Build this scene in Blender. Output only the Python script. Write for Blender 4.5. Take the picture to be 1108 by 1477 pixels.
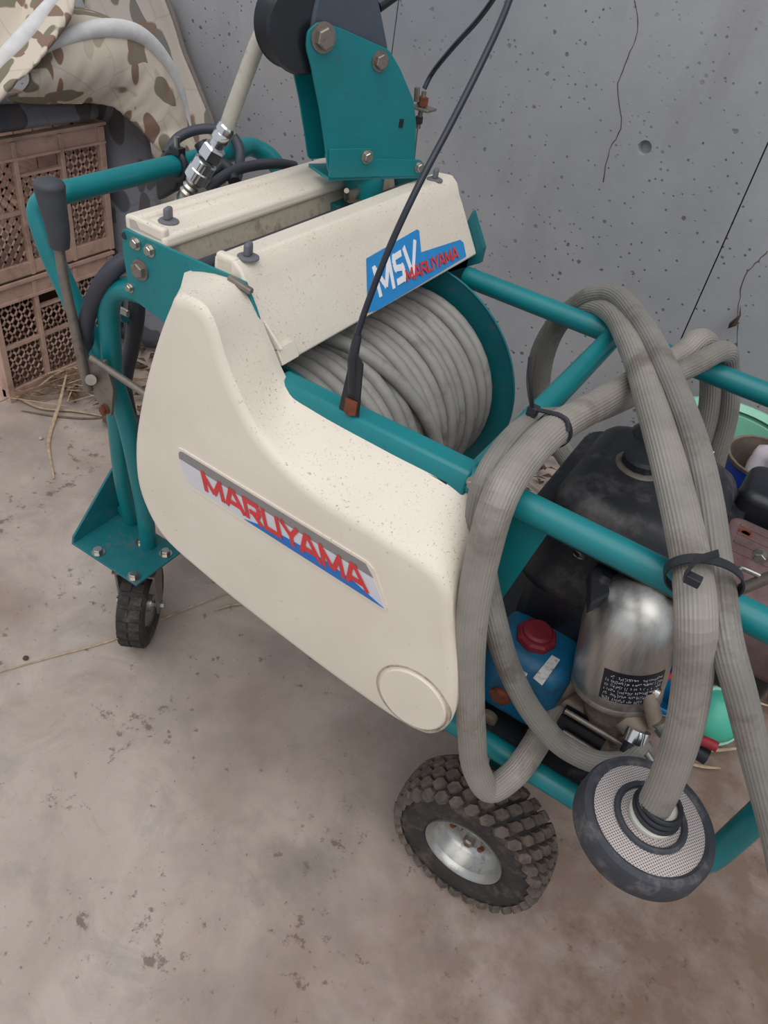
import bpy, bmesh, math, random
from mathutils import Vector, Matrix
random.seed(7)
for o in list(bpy.data.objects): bpy.data.objects.remove(o)
scene = bpy.context.scene
COL = scene.collection

# ---------------------------------------------------------------- camera
cam_d = bpy.data.cameras.new('camera'); cam = bpy.data.objects.new('camera', cam_d); COL.objects.link(cam)
cam_d.sensor_fit = 'VERTICAL'; cam_d.sensor_height = 24.0; cam_d.lens = 24.0 * 1085.0 / 1477.0
cam_d.clip_start = 0.02; cam_d.clip_end = 200
def aim(yaw, pitch, roll):
    fw = Vector((math.sin(yaw)*math.cos(pitch), math.cos(yaw)*math.cos(pitch), -math.sin(pitch)))
    r = fw.cross(Vector((0,0,1))).normalized(); u = r.cross(fw)
    r2 = r*math.cos(roll)+u*math.sin(roll); u2 = u*math.cos(roll)-r*math.sin(roll)
    return Matrix((r2, u2, -fw)).transposed()
cam.rotation_euler = aim(math.radians(-25.59457284), math.radians(40.3169794), math.radians(10.78452079)).to_euler()
cam.location = (0, 0, 1.35)
scene.camera = cam

# ---------------------------------------------------------------- light
world = bpy.data.worlds.new('overcast'); scene.world = world; world.use_nodes = True
bg = world.node_tree.nodes['Background']; bg.inputs[0].default_value = (0.86, 0.92, 1.0, 1); bg.inputs[1].default_value = 0.78
sun_d = bpy.data.lights.new('sun', 'SUN'); sun_d.energy = 1.7; sun_d.angle = math.radians(65); sun_d.color = (1.0, 0.95, 0.89)
sun = bpy.data.objects.new('sun', sun_d); COL.objects.link(sun)
sun.rotation_euler = Vector((-0.22, 0.38, -0.90)).to_track_quat('-Z', 'Y').to_euler()
vs = scene.view_settings
vs.view_transform = 'Standard'; vs.look = 'None'; vs.exposure = -0.12; vs.gamma = 1.0; vs.use_curve_mapping = False

# ---------------------------------------------------------------- materials
def srgb(r, g, b):
    f = lambda c: (c/255/12.92 if c/255 <= .04045 else ((c/255+.055)/1.055)**2.4)
    return (f(r), f(g), f(b), 1)
class NT:
    def __init__(s, name):
        s.m = bpy.data.materials.new(name); s.m.use_nodes = True; s.t = s.m.node_tree
        s.b = s.t.nodes['Principled BSDF']; s._c = {}
    def n(s, typ, **kw):
        nd = s.t.nodes.new(typ)
        for k, v in kw.items(): setattr(nd, k, v)
        return nd
    def l(s, a, b): s.t.links.new(a, b)
    def co(s, which='Object', scale=(1,1,1), rot=(0,0,0), loc=(0,0,0)):
        if which == 'World': src = s.n('ShaderNodeNewGeometry').outputs['Position']
        else: src = s.n('ShaderNodeTexCoord').outputs[which]
        mp = s.n('ShaderNodeMapping'); mp.inputs['Scale'].default_value = scale; mp.inputs['Rotation'].default_value = rot; mp.inputs['Location'].default_value = loc
        s.l(src, mp.inputs[0]); return mp.outputs[0]
    def noise(s, vec, scale, detail=4, rough=.55, dist=0):
        nd = s.n('ShaderNodeTexNoise'); nd.inputs['Scale'].default_value = scale; nd.inputs['Detail'].default_value = detail
        nd.inputs['Roughness'].default_value = rough; nd.inputs['Distortion'].default_value = dist
        s.l(vec, nd.inputs['Vector']); return nd.outputs['Fac']
    def voro(s, vec, scale, feat='F1', rnd=1.0):
        nd = s.n('ShaderNodeTexVoronoi'); nd.feature = feat; nd.inputs['Scale'].default_value = scale
        nd.inputs['Randomness'].default_value = rnd
        s.l(vec, nd.inputs['Vector']); return nd
    def ramp(s, fac, stops, interp='LINEAR'):
        r = s.n('ShaderNodeValToRGB'); r.color_ramp.interpolation = interp
        e = r.color_ramp.elements
        while len(e) < len(stops): e.new(.5)
        for el, (p, c) in zip(e, stops):
            el.position = p; el.color = c if len(c) == 4 else (*c, 1)
        s.l(fac, r.inputs[0]); return r.outputs[0]
    def mask(s, fac, a, b):
        r = s.n('ShaderNodeMapRange'); r.inputs[1].default_value = a; r.inputs[2].default_value = b; r.clamp = True
        s.l(fac, r.inputs[0]); return r.outputs[0]
    def mul(s, a, b, op='MULTIPLY'):
        m = s.n('ShaderNodeMath', operation=op)
        for i, v in enumerate((a, b)):
            if isinstance(v, (int, float)): m.inputs[i].default_value = v
            else: s.l(v, m.inputs[i])
        return m.outputs[0]
    def mix(s, fac, a, b):
        m = s.n('ShaderNodeMix', data_type='RGBA')
        if isinstance(fac, (int, float)): m.inputs[0].default_value = fac
        else: s.l(fac, m.inputs[0])
        for i, v in ((6, a), (7, b)):
            if isinstance(v, tuple): m.inputs[i].default_value = v
            else: s.l(v, m.inputs[i])
        return m.outputs[2]
    def bump(s, h, strength=.3, dist=.002):
        b = s.n('ShaderNodeBump'); b.inputs['Strength'].default_value = strength; b.inputs['Distance'].default_value = dist
        s.l(h, b.inputs['Height']); s.l(b.outputs[0], s.b.inputs['Normal'])
    def col(s, c):
        if isinstance(c, tuple): s.b.inputs['Base Color'].default_value = c
        else: s.l(c, s.b.inputs['Base Color'])
    def rough(s, v):
        if isinstance(v, (int, float)): s.b.inputs['Roughness'].default_value = v
        else: s.l(v, s.b.inputs['Roughness'])
    def metal(s, v): s.b.inputs['Metallic'].default_value = v

M = {}
def simple(name, c, rough=.5, metal=0, var=.12, vscale=40, bump=0, bscale=300, dirt=None, dirtamt=.0, dscale=25):
    t = NT(name); v = t.co('World')
    nz = t.noise(v, vscale, 5, .6)
    dark = tuple(x*(1-var*2) for x in c[:3])+(1,); lite = tuple(min(1, x*(1+var)) for x in c[:3])+(1,)
    cc = t.mix(t.mask(nz, .3, .7), dark, lite)
    if dirt:
        d = t.mask(t.noise(v, dscale, 8, .7), .62-dirtamt*.35, .74-dirtamt*.2)
        cc = t.mix(t.mul(d, .85), cc, dirt)
    t.col(cc); t.metal(metal)
    t.rough(t.mask(nz, .0, 1.0) if False else rough)
    if bump: t.bump(t.noise(v, bscale, 4), bump, .001)
    M[name] = t.m
    return t
simple('teal', srgb(12,124,130), .36, 0, .06, 12, dirt=srgb(72,84,80), dirtamt=.06, dscale=60)
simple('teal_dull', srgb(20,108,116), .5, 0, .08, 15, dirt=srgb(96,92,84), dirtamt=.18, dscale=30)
simple('black_plastic', srgb(34,37,44), .5, 0, .15, 20, dirt=srgb(96,92,92), dirtamt=.12, dscale=18)
simple('black_satin', srgb(30,33,40), .35, 0, .1, 30)
simple('tank_black', srgb(36,38,44), .42, 0, .15, 14, dirt=srgb(92,86,86), dirtamt=.36, dscale=13)
simple('rubber', srgb(52,49,47), .85, 0, .2, 30, bump=.3, dirt=srgb(104,92,82), dirtamt=.3, dscale=22)
simple('lug_rubber', srgb(94,84,77), .9, 0, .22, 40, bump=.3, dirt=srgb(120,104,92), dirtamt=.3, dscale=50)
simple('grip_grey', srgb(66,68,74), .65, 0, .08, 30)
simple('knob_grey', srgb(108,110,116), .55, 0, .08, 30)
simple('rim_silver', srgb(176,176,172), .32, .75, .08, 20, dirt=srgb(112,68,44), dirtamt=.2, dscale=26)
simple('steel', srgb(188,186,180), .28, 1, .08, 60, dirt=srgb(120,92,70), dirtamt=.1, dscale=80)
simple('steel_dull', srgb(146,138,130), .5, .7, .15, 40, dirt=srgb(110,78,58), dirtamt=.25, dscale=40)
simple('chrome', srgb(214,214,214), .16, 1, .04, 30)
simple('rust', srgb(122,66,44), .85, .1, .3, 60, bump=.4)
simple('rusty_muffler', srgb(116,92,92), .75, .2, .2, 18, bump=.3, dirt=srgb(94,60,54), dirtamt=.38, dscale=16)
simple('cast_brown', srgb(138,124,110), .6, .25, .15, 30, bump=.2, dirt=srgb(92,72,58), dirtamt=.3, dscale=22)
simple('pump_blue', srgb(14,98,138), .45, 0, .14, 25, dirt=srgb(38,52,62), dirtamt=.34, dscale=22)
simple('guide_grey', srgb(74,82,94), .5, 0, .08, 20)
simple('cap_red', srgb(128,34,46), .55, 0, .15, 40, dirt=srgb(84,40,44), dirtamt=.2, dscale=40)
simple('red_plastic', srgb(176,48,62), .5, 0, .1, 40)
simple('spray_hose', srgb(146,144,140), .55, 0, .08, 30, dirt=srgb(112,106,100), dirtamt=.25, dscale=20)
simple('hose_cream', srgb(186,180,166), .5, 0, .08, 30, dirt=srgb(130,120,108), dirtamt=.2, dscale=30)
simple('suction_grey', srgb(150,144,136), .5, 0, .1, 14, dirt=srgb(112,102,92), dirtamt=.3, dscale=9)
simple('return_grey', srgb(134,130,124), .55, 0, .1, 14, dirt=srgb(100,92,84), dirtamt=.3, dscale=12)
simple('dark_hose', srgb(62,64,74), .5, 0, .1, 20)
simple('tie_black', srgb(40,42,48), .45, 0, .1, 40)
simple('cable_black', srgb(36,40,52), .3, 0, .1, 40)
simple('beige_metal', srgb(186,176,158), .55, 0, .1, 30, dirt=srgb(104,92,80), dirtamt=.35, dscale=30)
simple('decal_blue', srgb(36,138,206), .45, 0, .04, 30)
simple('badge_blue', srgb(38,114,190), .4, 0, .03, 30)
simple('badge_white', srgb(214,214,220), .4, 0, .03, 30)
simple('badge_grey', srgb(140,136,134), .4, 0, .03, 30)
simple('letter_white', srgb(238,238,240), .45, 0, .02, 30)
simple('letter_red', srgb(212,62,62), .45, 0, .05, 30)
simple('label_black', srgb(24,28,40), .35, 0, .05, 30)
simple('sticker', srgb(206,206,206), .5, 0, .1, 60, dirt=srgb(90,90,90), dirtamt=.25, dscale=140)
simple('white_plastic', srgb(220,216,204), .5, 0, .05, 30)
simple('strainer_rim', srgb(62,64,72), .6, 0, .15, 30, dirt=srgb(112,108,104), dirtamt=.3, dscale=30)
simple('mint', srgb(140,200,176), .4, 0, .05, 20)
simple('green_cup', srgb(72,176,150), .4, 0, .05, 20)
simple('green_dark', srgb(48,110,84), .4, 0, .08, 20)
simple('blue_cap', srgb(34,130,178), .4, 0, .05, 20)
simple('can_blue', srgb(34,66,172), .35, 0, .05, 20)
simple('can_white', srgb(214,206,216), .4, 0, .08, 30, dirt=srgb(150,120,130), dirtamt=.2, dscale=40)
simple('bag_white', srgb(214,206,212), .6, 0, .08, 30)
simple('straw', srgb(182,158,130), .8, 0, .2, 60)
simple('straw_dark', srgb(128,102,78), .85, 0, .25, 60)
simple('dead_leaf', srgb(92,74,60), .9, 0, .25, 60)
simple('litter', srgb(112,84,66), .95, 0, .45, 40, bump=.6)
simple('crate_brown', srgb(188,156,140), .6, 0, .1, 16, dirt=srgb(132,106,96), dirtamt=.25, dscale=14)
simple('piping_white', srgb(216,214,214), .85, 0, .06, 40, bump=.2)
simple('piping_grey', srgb(120,110,104), .85, 0, .1, 40)
simple('stone', srgb(176,170,164), .85, 0, .1, 60)

# cream moulded plastic: dust specks settle on the upward faces
t = NT('cream'); v = t.co('World')
base = t.mix(t.mask(t.noise(v, 6, 5), .3, .7), srgb(224,212,196), srgb(234,224,209))
up = t.n('ShaderNodeSeparateXYZ'); g = t.n('ShaderNodeNewGeometry'); t.l(g.outputs['True Normal'], up.inputs[0])
upm = t.mask(up.outputs[2], .2, .55)
sp = t.mask(t.noise(v, 300, 3, .6), .60, .69)
sp2 = t.mask(t.noise(v, 26, 4, .6), .36, .56)
base = t.mix(t.mul(t.mul(t.mul(sp, sp2), upm), .62), base, srgb(120,104,90))
sp3 = t.mask(t.noise(v, 90, 2, .5), .74, .78)
base = t.mix(t.mul(sp3, .35), base, srgb(150,136,120))
t.col(base); t.rough(.42); t.bump(t.noise(v, 500, 2), .06, .0006); M['cream'] = t.m

# brushed stainless dome
t = NT('stainless'); v = t.co('Object', scale=(90,90,2))
nz = t.noise(v, 3, 4); t.col(t.mix(nz, srgb(176,172,166), srgb(212,210,206))); t.metal(1); t.rough(t.mask(nz, -1.2, 3.2)); M['stainless'] = t.m
t.bump(t.noise(t.co('Object'), 22, 2), .12, .003)

# wire gauze of the strainer
t = NT('gauze'); v = t.co('Object', scale=(1,1,1), rot=(0,0,.6))
w1 = t.n('ShaderNodeTexWave', wave_type='BANDS', bands_direction='X'); w1.inputs['Scale'].default_value = 105; t.l(v, w1.inputs[0])
w2 = t.n('ShaderNodeTexWave', wave_type='BANDS', bands_direction='Y'); w2.inputs['Scale'].default_value = 105; t.l(v, w2.inputs[0])
wv = t.mul(w1.outputs[1], w2.outputs[1], 'MAXIMUM')
t.col(t.mix(t.mask(wv, .3, .8), srgb(112,104,102), srgb(206,196,194))); t.metal(.35); t.rough(.5); t.bump(wv, .5, .0008); M['gauze'] = t.m

# quilt prints: leaf blotches on cream
def quilt(name, ground, leaf1, leaf2, sc=7):
    t = NT(name); v = t.co('World', scale=(1,1.0,1.0), rot=(.3,.5,.2))
    nv = t.n('ShaderNodeTexNoise'); nv.inputs['Scale'].default_value = 6; t.l(v, nv.inputs[0])
    sub = t.n('ShaderNodeVectorMath', operation='MULTIPLY_ADD'); sub.inputs[1].default_value = (.12,.12,.12); t.l(nv.outputs['Color'], sub.inputs[0]); t.l(v, sub.inputs[2])
    st = t.n('ShaderNodeMapping'); st.inputs['Scale'].default_value = (2.0,.7,1.1); t.l(sub.outputs[0], st.inputs[0])
    a = t.voro(st.outputs[0], sc, rnd=1)
    st2 = t.n('ShaderNodeMapping'); st2.inputs['Scale'].default_value = (.7,2.1,1.0); st2.inputs['Rotation'].default_value = (.4,.9,1.1); t.l(sub.outputs[0], st2.inputs[0])
    b = t.voro(st2.outputs[0], sc*1.25, rnd=1)
    ma = t.mask(a.outputs['Distance'], .47, .43); mb = t.mask(b.outputs['Distance'], .42, .38)
    sa = t.n('ShaderNodeSeparateColor'); t.l(a.outputs['Color'], sa.inputs[0]); ka = t.mask(sa.outputs[0], .32, .36)
    sb = t.n('ShaderNodeSeparateColor'); t.l(b.outputs['Color'], sb.inputs[0]); kb = t.mask(sb.outputs[0], .36, .4)
    stem = t.mask(t.voro(v, sc*.7, 'DISTANCE_TO_EDGE').outputs['Distance'], .018, .008)
    c = t.mix(t.mul(stem, .2), ground, leaf1)
    c = t.mix(t.mul(ma, ka), c, leaf1)
    c = t.mix(t.mul(mb, kb), c, leaf2)
    t.col(c); t.rough(.9); t.bump(t.noise(t.co('World'), 90, 3), .25, .002); M[name] = t.m
quilt('quilt_floral', srgb(204,192,176), srgb(124,118,98), srgb(134,108,94), 10)
quilt('dark_cloth', srgb(128,128,134), srgb(84,86,94), srgb(96,90,92), 7)
quilt('quilt_grey', srgb(176,166,156), srgb(112,108,102), srgb(122,100,90), 7)

# concrete wall: grey, cloudy, peppered with air-bubble pits, faint stains
t = NT('concrete_wall'); v = t.co('World')
cl = t.noise(v, 1.6, 6, .6); cl2 = t.noise(t.co('World', scale=(1,1,.35)), 5, 6, .65)
c = t.mix(t.mask(cl, .3, .72), srgb(142,143,148), srgb(172,172,174))
c = t.mix(t.mul(t.mask(cl2, .52, .75), .45), c, srgb(132,126,122))
c = t.mix(t.mul(t.mask(t.noise(v, 3.1, 4), .58, .75), .35), c, srgb(160,148,134))
patch = t.mask(t.noise(v, 2.3, 3), .30, .5)
p1 = t.voro(v, 26); p2 = t.voro(t.co('World', loc=(3,1,2)), 55)
s1 = t.n('ShaderNodeSeparateColor'); t.l(p1.outputs['Color'], s1.inputs[0])
s2 = t.n('ShaderNodeSeparateColor'); t.l(p2.outputs['Color'], s2.inputs[0])
wob = t.mul(t.noise(v, 130, 3), .16)
pit1 = t.mul(t.mask(t.mul(p1.outputs['Distance'], wob, 'ADD'), .25, .18), t.mask(s1.outputs[0], .5, .54))
pit2 = t.mul(t.mask(t.mul(p2.outputs['Distance'], wob, 'ADD'), .28, .2), t.mask(s2.outputs[0], .45, .5))
pits = t.mul(t.mul(pit1, patch, 'MULTIPLY'), t.mul(pit2, patch), 'MAXIMUM')
c = t.mix(t.mul(pits, .8), c, srgb(84,80,80))
t.col(c); t.rough(.8)
h = t.mul(t.mul(t.noise(v, 60, 6), .25), pits, 'SUBTRACT'); t.bump(h, .55, .004); M['concrete_wall'] = t.m

# concrete floor: pale trowelled, brown dirt and oil stains
t = NT('concrete_floor'); v = t.co('World')
n1 = t.noise(v, 2.1, 7, .6, .4); n2 = t.noise(t.co('World', loc=(5,2,0)), 4.3, 8, .65, .6); n3 = t.noise(v, 38, 5, .7)
c = t.mix(t.mask(n1, .34, .66), srgb(148,131,120), srgb(188,174,164))
c = t.mix(t.mul(t.mask(n2, .5, .68), .5), c, srgb(136,128,124))
# brown soil tracked in towards the engine end
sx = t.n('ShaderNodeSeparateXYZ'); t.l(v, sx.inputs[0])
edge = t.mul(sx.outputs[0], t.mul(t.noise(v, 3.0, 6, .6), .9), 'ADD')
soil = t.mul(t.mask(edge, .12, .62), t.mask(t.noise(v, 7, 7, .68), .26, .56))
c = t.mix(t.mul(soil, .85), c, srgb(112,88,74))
cloud = t.mask(t.noise(t.co('World', loc=(1,7,0)), 8.5, 8, .7, .8), .50, .70)
c = t.mix(t.mul(cloud, .38), c, srgb(124,118,116))
sp = t.mask(t.mul(n3, t.mul(t.noise(v, 6, 4), .5), 'ADD'), .87, .94)
c = t.mix(t.mul(sp, .7), c, srgb(96,78,66))
dot = t.mask(t.noise(v, 120, 2, .5), .72, .76)
c = t.mix(t.mul(dot, .6), c, srgb(84,72,64))
st = t.voro(t.co('World', loc=(.4,.2,0)), 3.2); stm = t.mask(t.mul(st.outputs['Distance'], t.mul(t.noise(v, 14, 6, .65), .6), 'ADD'), .62, .34)
c = t.mix(t.mul(stm, .6), c, srgb(112,100,94))
ck = t.n('ShaderNodeVectorMath', operation='MULTIPLY_ADD'); nn = t.n('ShaderNodeTexNoise'); nn.inputs['Scale'].default_value = 4; t.l(v, nn.inputs[0])
ck.inputs[1].default_value = (.5,.5,.5); t.l(nn.outputs['Color'], ck.inputs[0]); t.l(v, ck.inputs[2])
crk = t.mask(t.voro(ck.outputs[0], .9, 'DISTANCE_TO_EDGE').outputs['Distance'], .006, .002)
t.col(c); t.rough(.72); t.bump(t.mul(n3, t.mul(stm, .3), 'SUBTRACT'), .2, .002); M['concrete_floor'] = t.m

# ---------------------------------------------------------------- mesh helpers
def V(p): return Vector(p)
class MB:
    def __init__(s): s.v = []; s.f = []
    def add(s, vs, fs):
        o = len(s.v); s.v += [tuple(p) for p in vs]; s.f += [tuple(i+o for i in f) for f in fs]; return s
    def box(s, c, size, rot=None):
        c = V(c); h = V(size)/2; R = rot or Matrix.Identity(3); vs = []
        for x in (-1,1):
            for y in (-1,1):
                for z in (-1,1): vs.append(c + R @ Vector((x*h.x, y*h.y, z*h.z)))
        return s.add(vs, [(0,1,3,2),(4,6,7,5),(0,4,5,1),(2,3,7,6),(0,2,6,4),(1,5,7,3)])
    def frame(s, d):
        d = V(d).normalized(); a = Vector((0,0,1)) if abs(d.z) < .9 else Vector((1,0,0))
        u = d.cross(a).normalized(); return u, d.cross(u).normalized(), d
    def lathe(s, c, axis, prof, n=32, cap=True):
        u, w, d = s.frame(axis); c = V(c); vs = []; fs = []
        for (r, h) in prof:
            for i in range(n):
                a = 2*math.pi*i/n; vs.append(c + d*h + (u*math.cos(a)+w*math.sin(a))*max(r,1e-5))
        m = len(prof)
        for j in range(m-1):
            for i in range(n):
                k = (i+1) % n; fs.append((j*n+i, j*n+k, (j+1)*n+k, (j+1)*n+i))
        if cap: fs += [tuple(range(n))[::-1], tuple((m-1)*n+i for i in range(n))]
        return s.add(vs, fs)
    def cyl(s, a, b, r, r2=None, n=24):
        a, b = V(a), V(b); return s.lathe(a, b-a, [(r,0),(r if r2 is None else r2,(b-a).length)], n)
    def hexa(s, a, b, r): return s.cyl(a, b, r, None, 6)
    def tube(s, pts, r, n=12, closed=False, ridge=0, cap=True):
        pts = [V(p) for p in pts]; N = len(pts); vs = []; fs = []
        rs = r if isinstance(r, (list, tuple)) else [r]*N
        T = []
        for i in range(N):
            a = pts[(i-1) % N] if (closed or i > 0) else pts[i]; b = pts[(i+1) % N] if (closed or i < N-1) else pts[i]
            T.append((b-a).normalized())
        u, w, d = s.frame(T[0])
        for i in range(N):
            if i > 0:
                q = T[i-1].rotation_difference(T[i]); u = (q @ u); u = (u - T[i]*u.dot(T[i])).normalized(); w = T[i].cross(u)
            else: w = T[0].cross(u)
            for k in range(n):
                a = 2*math.pi*k/n; rr = rs[i]*(1-ridge*(k % 2)); vs.append(pts[i] + (u*math.cos(a)+w*math.sin(a))*rr)
        for i in range(N if closed else N-1):
            j = (i+1) % N
            for k in range(n):
                l = (k+1) % n; fs.append((i*n+k, i*n+l, j*n+l, j*n+k))
        if cap and not closed: fs += [tuple(range(n))[::-1], tuple((N-1)*n+k for k in range(n))]
        return s.add(vs, fs)
    def prism(s, poly, off):
        n = len(poly); off = V(off); a = [V(p) for p in poly]; b = [p+off for p in a]
        return s.add(a+b, [tuple(range(n))[::-1], tuple(range(n, 2*n))] + [(i, (i+1) % n, n+(i+1) % n, n+i) for i in range(n)])
    def loft(s, loops, cap=(True, True)):
        n = len(loops[0]); vs = []; fs = []
        for L in loops: vs += [V(p) for p in L]
        for j in range(len(loops)-1):
            for i in range(n):
                k = (i+1) % n; fs.append((j*n+i, j*n+k, (j+1)*n+k, (j+1)*n+i))
        if cap[0]: fs.append(tuple(range(n))[::-1])
        if cap[1]: fs.append(tuple((len(loops)-1)*n+i for i in range(n)))
        return s.add(vs, fs)
    def grid(s, P, closed_u=False):
        nu = len(P); nv = len(P[0]); vs = [p for row in P for p in row]; fs = []
        for i in range(nu if closed_u else nu-1):
            for j in range(nv-1):
                k = (i+1) % nu; fs.append((i*nv+j, k*nv+j, k*nv+j+1, i*nv+j+1))
        return s.add(vs, fs)
WL = {}
def wl(o): return WL[o.name] if o else Vector((0,0,0))
def obj(name, mb, mat, parent=None, smooth=40, bevel=0, bseg=3, solid=0, label=None, subsurf=0):
    vs = [V(p) for p in mb.v]
    lo = Vector([min(p[i] for p in vs) for i in range(3)]); hi = Vector([max(p[i] for p in vs) for i in range(3)]); c = (lo+hi)/2
    me = bpy.data.meshes.new(name); me.from_pydata([tuple(p-c) for p in vs], [], mb.f); me.update()
    bm = bmesh.new(); bm.from_mesh(me); bmesh.ops.recalc_face_normals(bm, faces=bm.faces); bm.to_mesh(me); bm.free()
    for p in me.polygons: p.use_smooth = True
    if smooth: me.set_sharp_from_angle(angle=math.radians(smooth))
    for m in (mat if isinstance(mat, (list, tuple)) else [mat]): me.materials.append(M[m])
    o = bpy.data.objects.new(name, me); COL.objects.link(o)
    o.parent = parent; o.location = c - wl(parent); WL[o.name] = c
    if solid: md = o.modifiers.new('thickness', 'SOLIDIFY'); md.thickness = solid; md.offset = 0
    if bevel: md = o.modifiers.new('bevel', 'BEVEL'); md.width = bevel; md.segments = bseg; md.limit_method = 'ANGLE'; md.angle_limit = math.radians(35); md.harden_normals = False
    if subsurf: md = o.modifiers.new('smooth', 'SUBSURF'); md.levels = subsurf; md.render_levels = subsurf
    if label: o['label'] = label
    return o
def inst(name, me, mtx, parent):
    o = bpy.data.objects.new(name, me); COL.objects.link(o); o.parent = parent
    o.matrix_basis = Matrix.Translation(-wl(parent)) @ mtx; WL[o.name] = mtx.to_translation(); return o
def empty(name, loc):
    o = bpy.data.objects.new(name, None); COL.objects.link(o); o.location = loc; o.empty_display_size = .05; WL[o.name] = V(loc); return o
def tag(o, label, cat, group=None, kind=None):
    o['label'] = label; o['category'] = cat
    if group: o['group'] = group
    if kind: o['kind'] = kind
    return o
def spl(pts, n=8, closed=False):
    P = [V(p) for p in pts]; N = len(P); out = []
    for i in range(N if closed else N-1):
        p0 = P[(i-1) % N] if closed or i > 0 else P[0]*2-P[1]; p1 = P[i]; p2 = P[(i+1) % N]
        p3 = P[(i+2) % N] if closed or i < N-2 else P[-1]*2-P[-2]
        t0 = 0; t1 = t0+max((p1-p0).length, 1e-6)**.5; t2 = t1+max((p2-p1).length, 1e-6)**.5; t3 = t2+max((p3-p2).length, 1e-6)**.5
        for k in range(n):
            t = t1+(t2-t1)*k/n
            a1 = p0*((t1-t)/(t1-t0))+p1*((t-t0)/(t1-t0)); a2 = p1*((t2-t)/(t2-t1))+p2*((t-t1)/(t2-t1)); a3 = p2*((t3-t)/(t3-t2))+p3*((t-t2)/(t3-t2))
            b1 = a1*((t2-t)/(t2-t0))+a2*((t-t0)/(t2-t0)); b2 = a2*((t3-t)/(t3-t1))+a3*((t-t1)/(t3-t1))
            out.append(b1*((t2-t)/(t2-t1))+b2*((t-t1)/(t2-t1)))
    if not closed: out.append(P[-1])
    return out
def rounded(pts, r, n=5):
    """polyline with its inner corners rounded by radius r"""
    P = [V(p) for p in pts]; out = [P[0]]
    for i in range(1, len(P)-1):
        a = (P[i-1]-P[i]); b = (P[i+1]-P[i]); q = min(r, a.length*.49, b.length*.49)
        s, e = P[i]+a.normalized()*q, P[i]+b.normalized()*q
        for k in range(n+1):
            t = k/n; out.append(s*(1-t)**2+P[i]*2*t*(1-t)+e*t*t)
    out.append(P[-1]); return out
def bez(a, b, c, d, n=10):
    a, b, c, d = V(a), V(b), V(c), V(d); return [a*(1-t)**3+b*3*t*(1-t)**2+c*3*t*t*(1-t)+d*t**3 for t in [k/n for k in range(n+1)]]

# ---------------------------------------------------------------- setting: floor and walls
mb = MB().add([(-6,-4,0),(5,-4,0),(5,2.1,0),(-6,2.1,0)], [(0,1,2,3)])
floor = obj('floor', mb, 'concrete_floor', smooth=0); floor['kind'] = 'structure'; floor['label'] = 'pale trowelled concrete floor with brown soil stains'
WY = 2.07
# formwork panels 1.03 m wide, the joints between them slightly open; the right one carries a tie hole
hx, hz, hr = (-0.4755, 2.0700, 0.9125)[0], (-0.4755, 2.0700, 0.9125)[2], .017
joints = [-6, -3.3, -2.265, -1.232, -.209, .82, 1.85, 5]
wall = None
mbw = MB()
wall = obj('wall_back', MB().box((-.5, WY+.12, 1.5), (11, .2, 3.0)), 'concrete_wall', smooth=0)
wall['kind'] = 'structure'; wall['label'] = 'grey cast concrete wall pitted with air bubbles'
for a, b in zip(joints[:-1], joints[1:]):
    a2, b2 = a+.0018, b-.0018; m = MB()
    if a < hx < b:
        s = .06; x0, x1, z0, z1 = hx-s, hx+s, hz-s, hz+s; n = 32
        xs = [a2, x0, x1, b2]; zs = [0, z0, z1, 3.0]
        for i in range(3):
            for j in range(3):
                if i == 1 and j == 1: continue
                m.add([(xs[i],WY,zs[j]),(xs[i+1],WY,zs[j]),(xs[i+1],WY,zs[j+1]),(xs[i],WY,zs[j+1])], [(0,1,2,3)])
        sq = []; ci = []; ce = []
        for k in range(n):
            an = 2*math.pi*k/n; c_, s_ = math.cos(an), math.sin(an); q = s/max(abs(c_), abs(s_))
            sq.append((hx+c_*q, WY, hz+s_*q)); ci.append((hx+c_*hr, WY, hz+s_*hr)); ce.append((hx+c_*hr*.75, WY+.018, hz+s_*hr*.75))
        m.loft([sq, ci, ce], cap=(False, True))
    else:
        m.add([(a2,WY,0),(b2,WY,0),(b2,WY,3),(a2,WY,3)], [(0,1,2,3)])
    for x in (a2, b2): m.add([(x,WY,0),(x,WY+.02,0),(x,WY+.02,3),(x,WY,3)], [(0,1,2,3)])
    o = obj('wall_panel', m, 'concrete_wall', wall, smooth=20)
# hairline cracks
def crack(pts, w=.0012):
    m = MB(); P = spl(pts, 4)
    m.tube([Vector((p.x+random.uniform(-.002,.002), WY-.0002, p.z+random.uniform(-.001,.001))) for p in P], [w*random.uniform(.5,1.2) for _ in P], 5)
    return obj('crack', m, 'dead_leaf', wall, smooth=0)
crack([(-0.6085, 2.0700, 1.1955), (-0.5789, 2.0700, 1.1400), (-0.5846, 2.0700, 1.0821), (-0.5882, 2.0700, 1.0296), (-0.5475, 2.0700, 0.9387), (-0.5584, 2.0700, 0.8871), (-0.5497, 2.0700, 0.8096)])
crack([(-0.1054, 2.0700, 0.7748), (-0.1152, 2.0700, 0.7487), (-0.1301, 2.0700, 0.7022), (-0.1116, 2.0700, 0.6305), (-0.0692, 2.0700, 0.5287)])


# ================================================================ the sprayer
S = tag(empty('power_sprayer', (-.35, .93, 0)), 'teal and cream wheeled power sprayer with hose reel and engine', 'sprayer')
YN, YF, ZR, RR = .665, 1.19, .834, .0175

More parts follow.
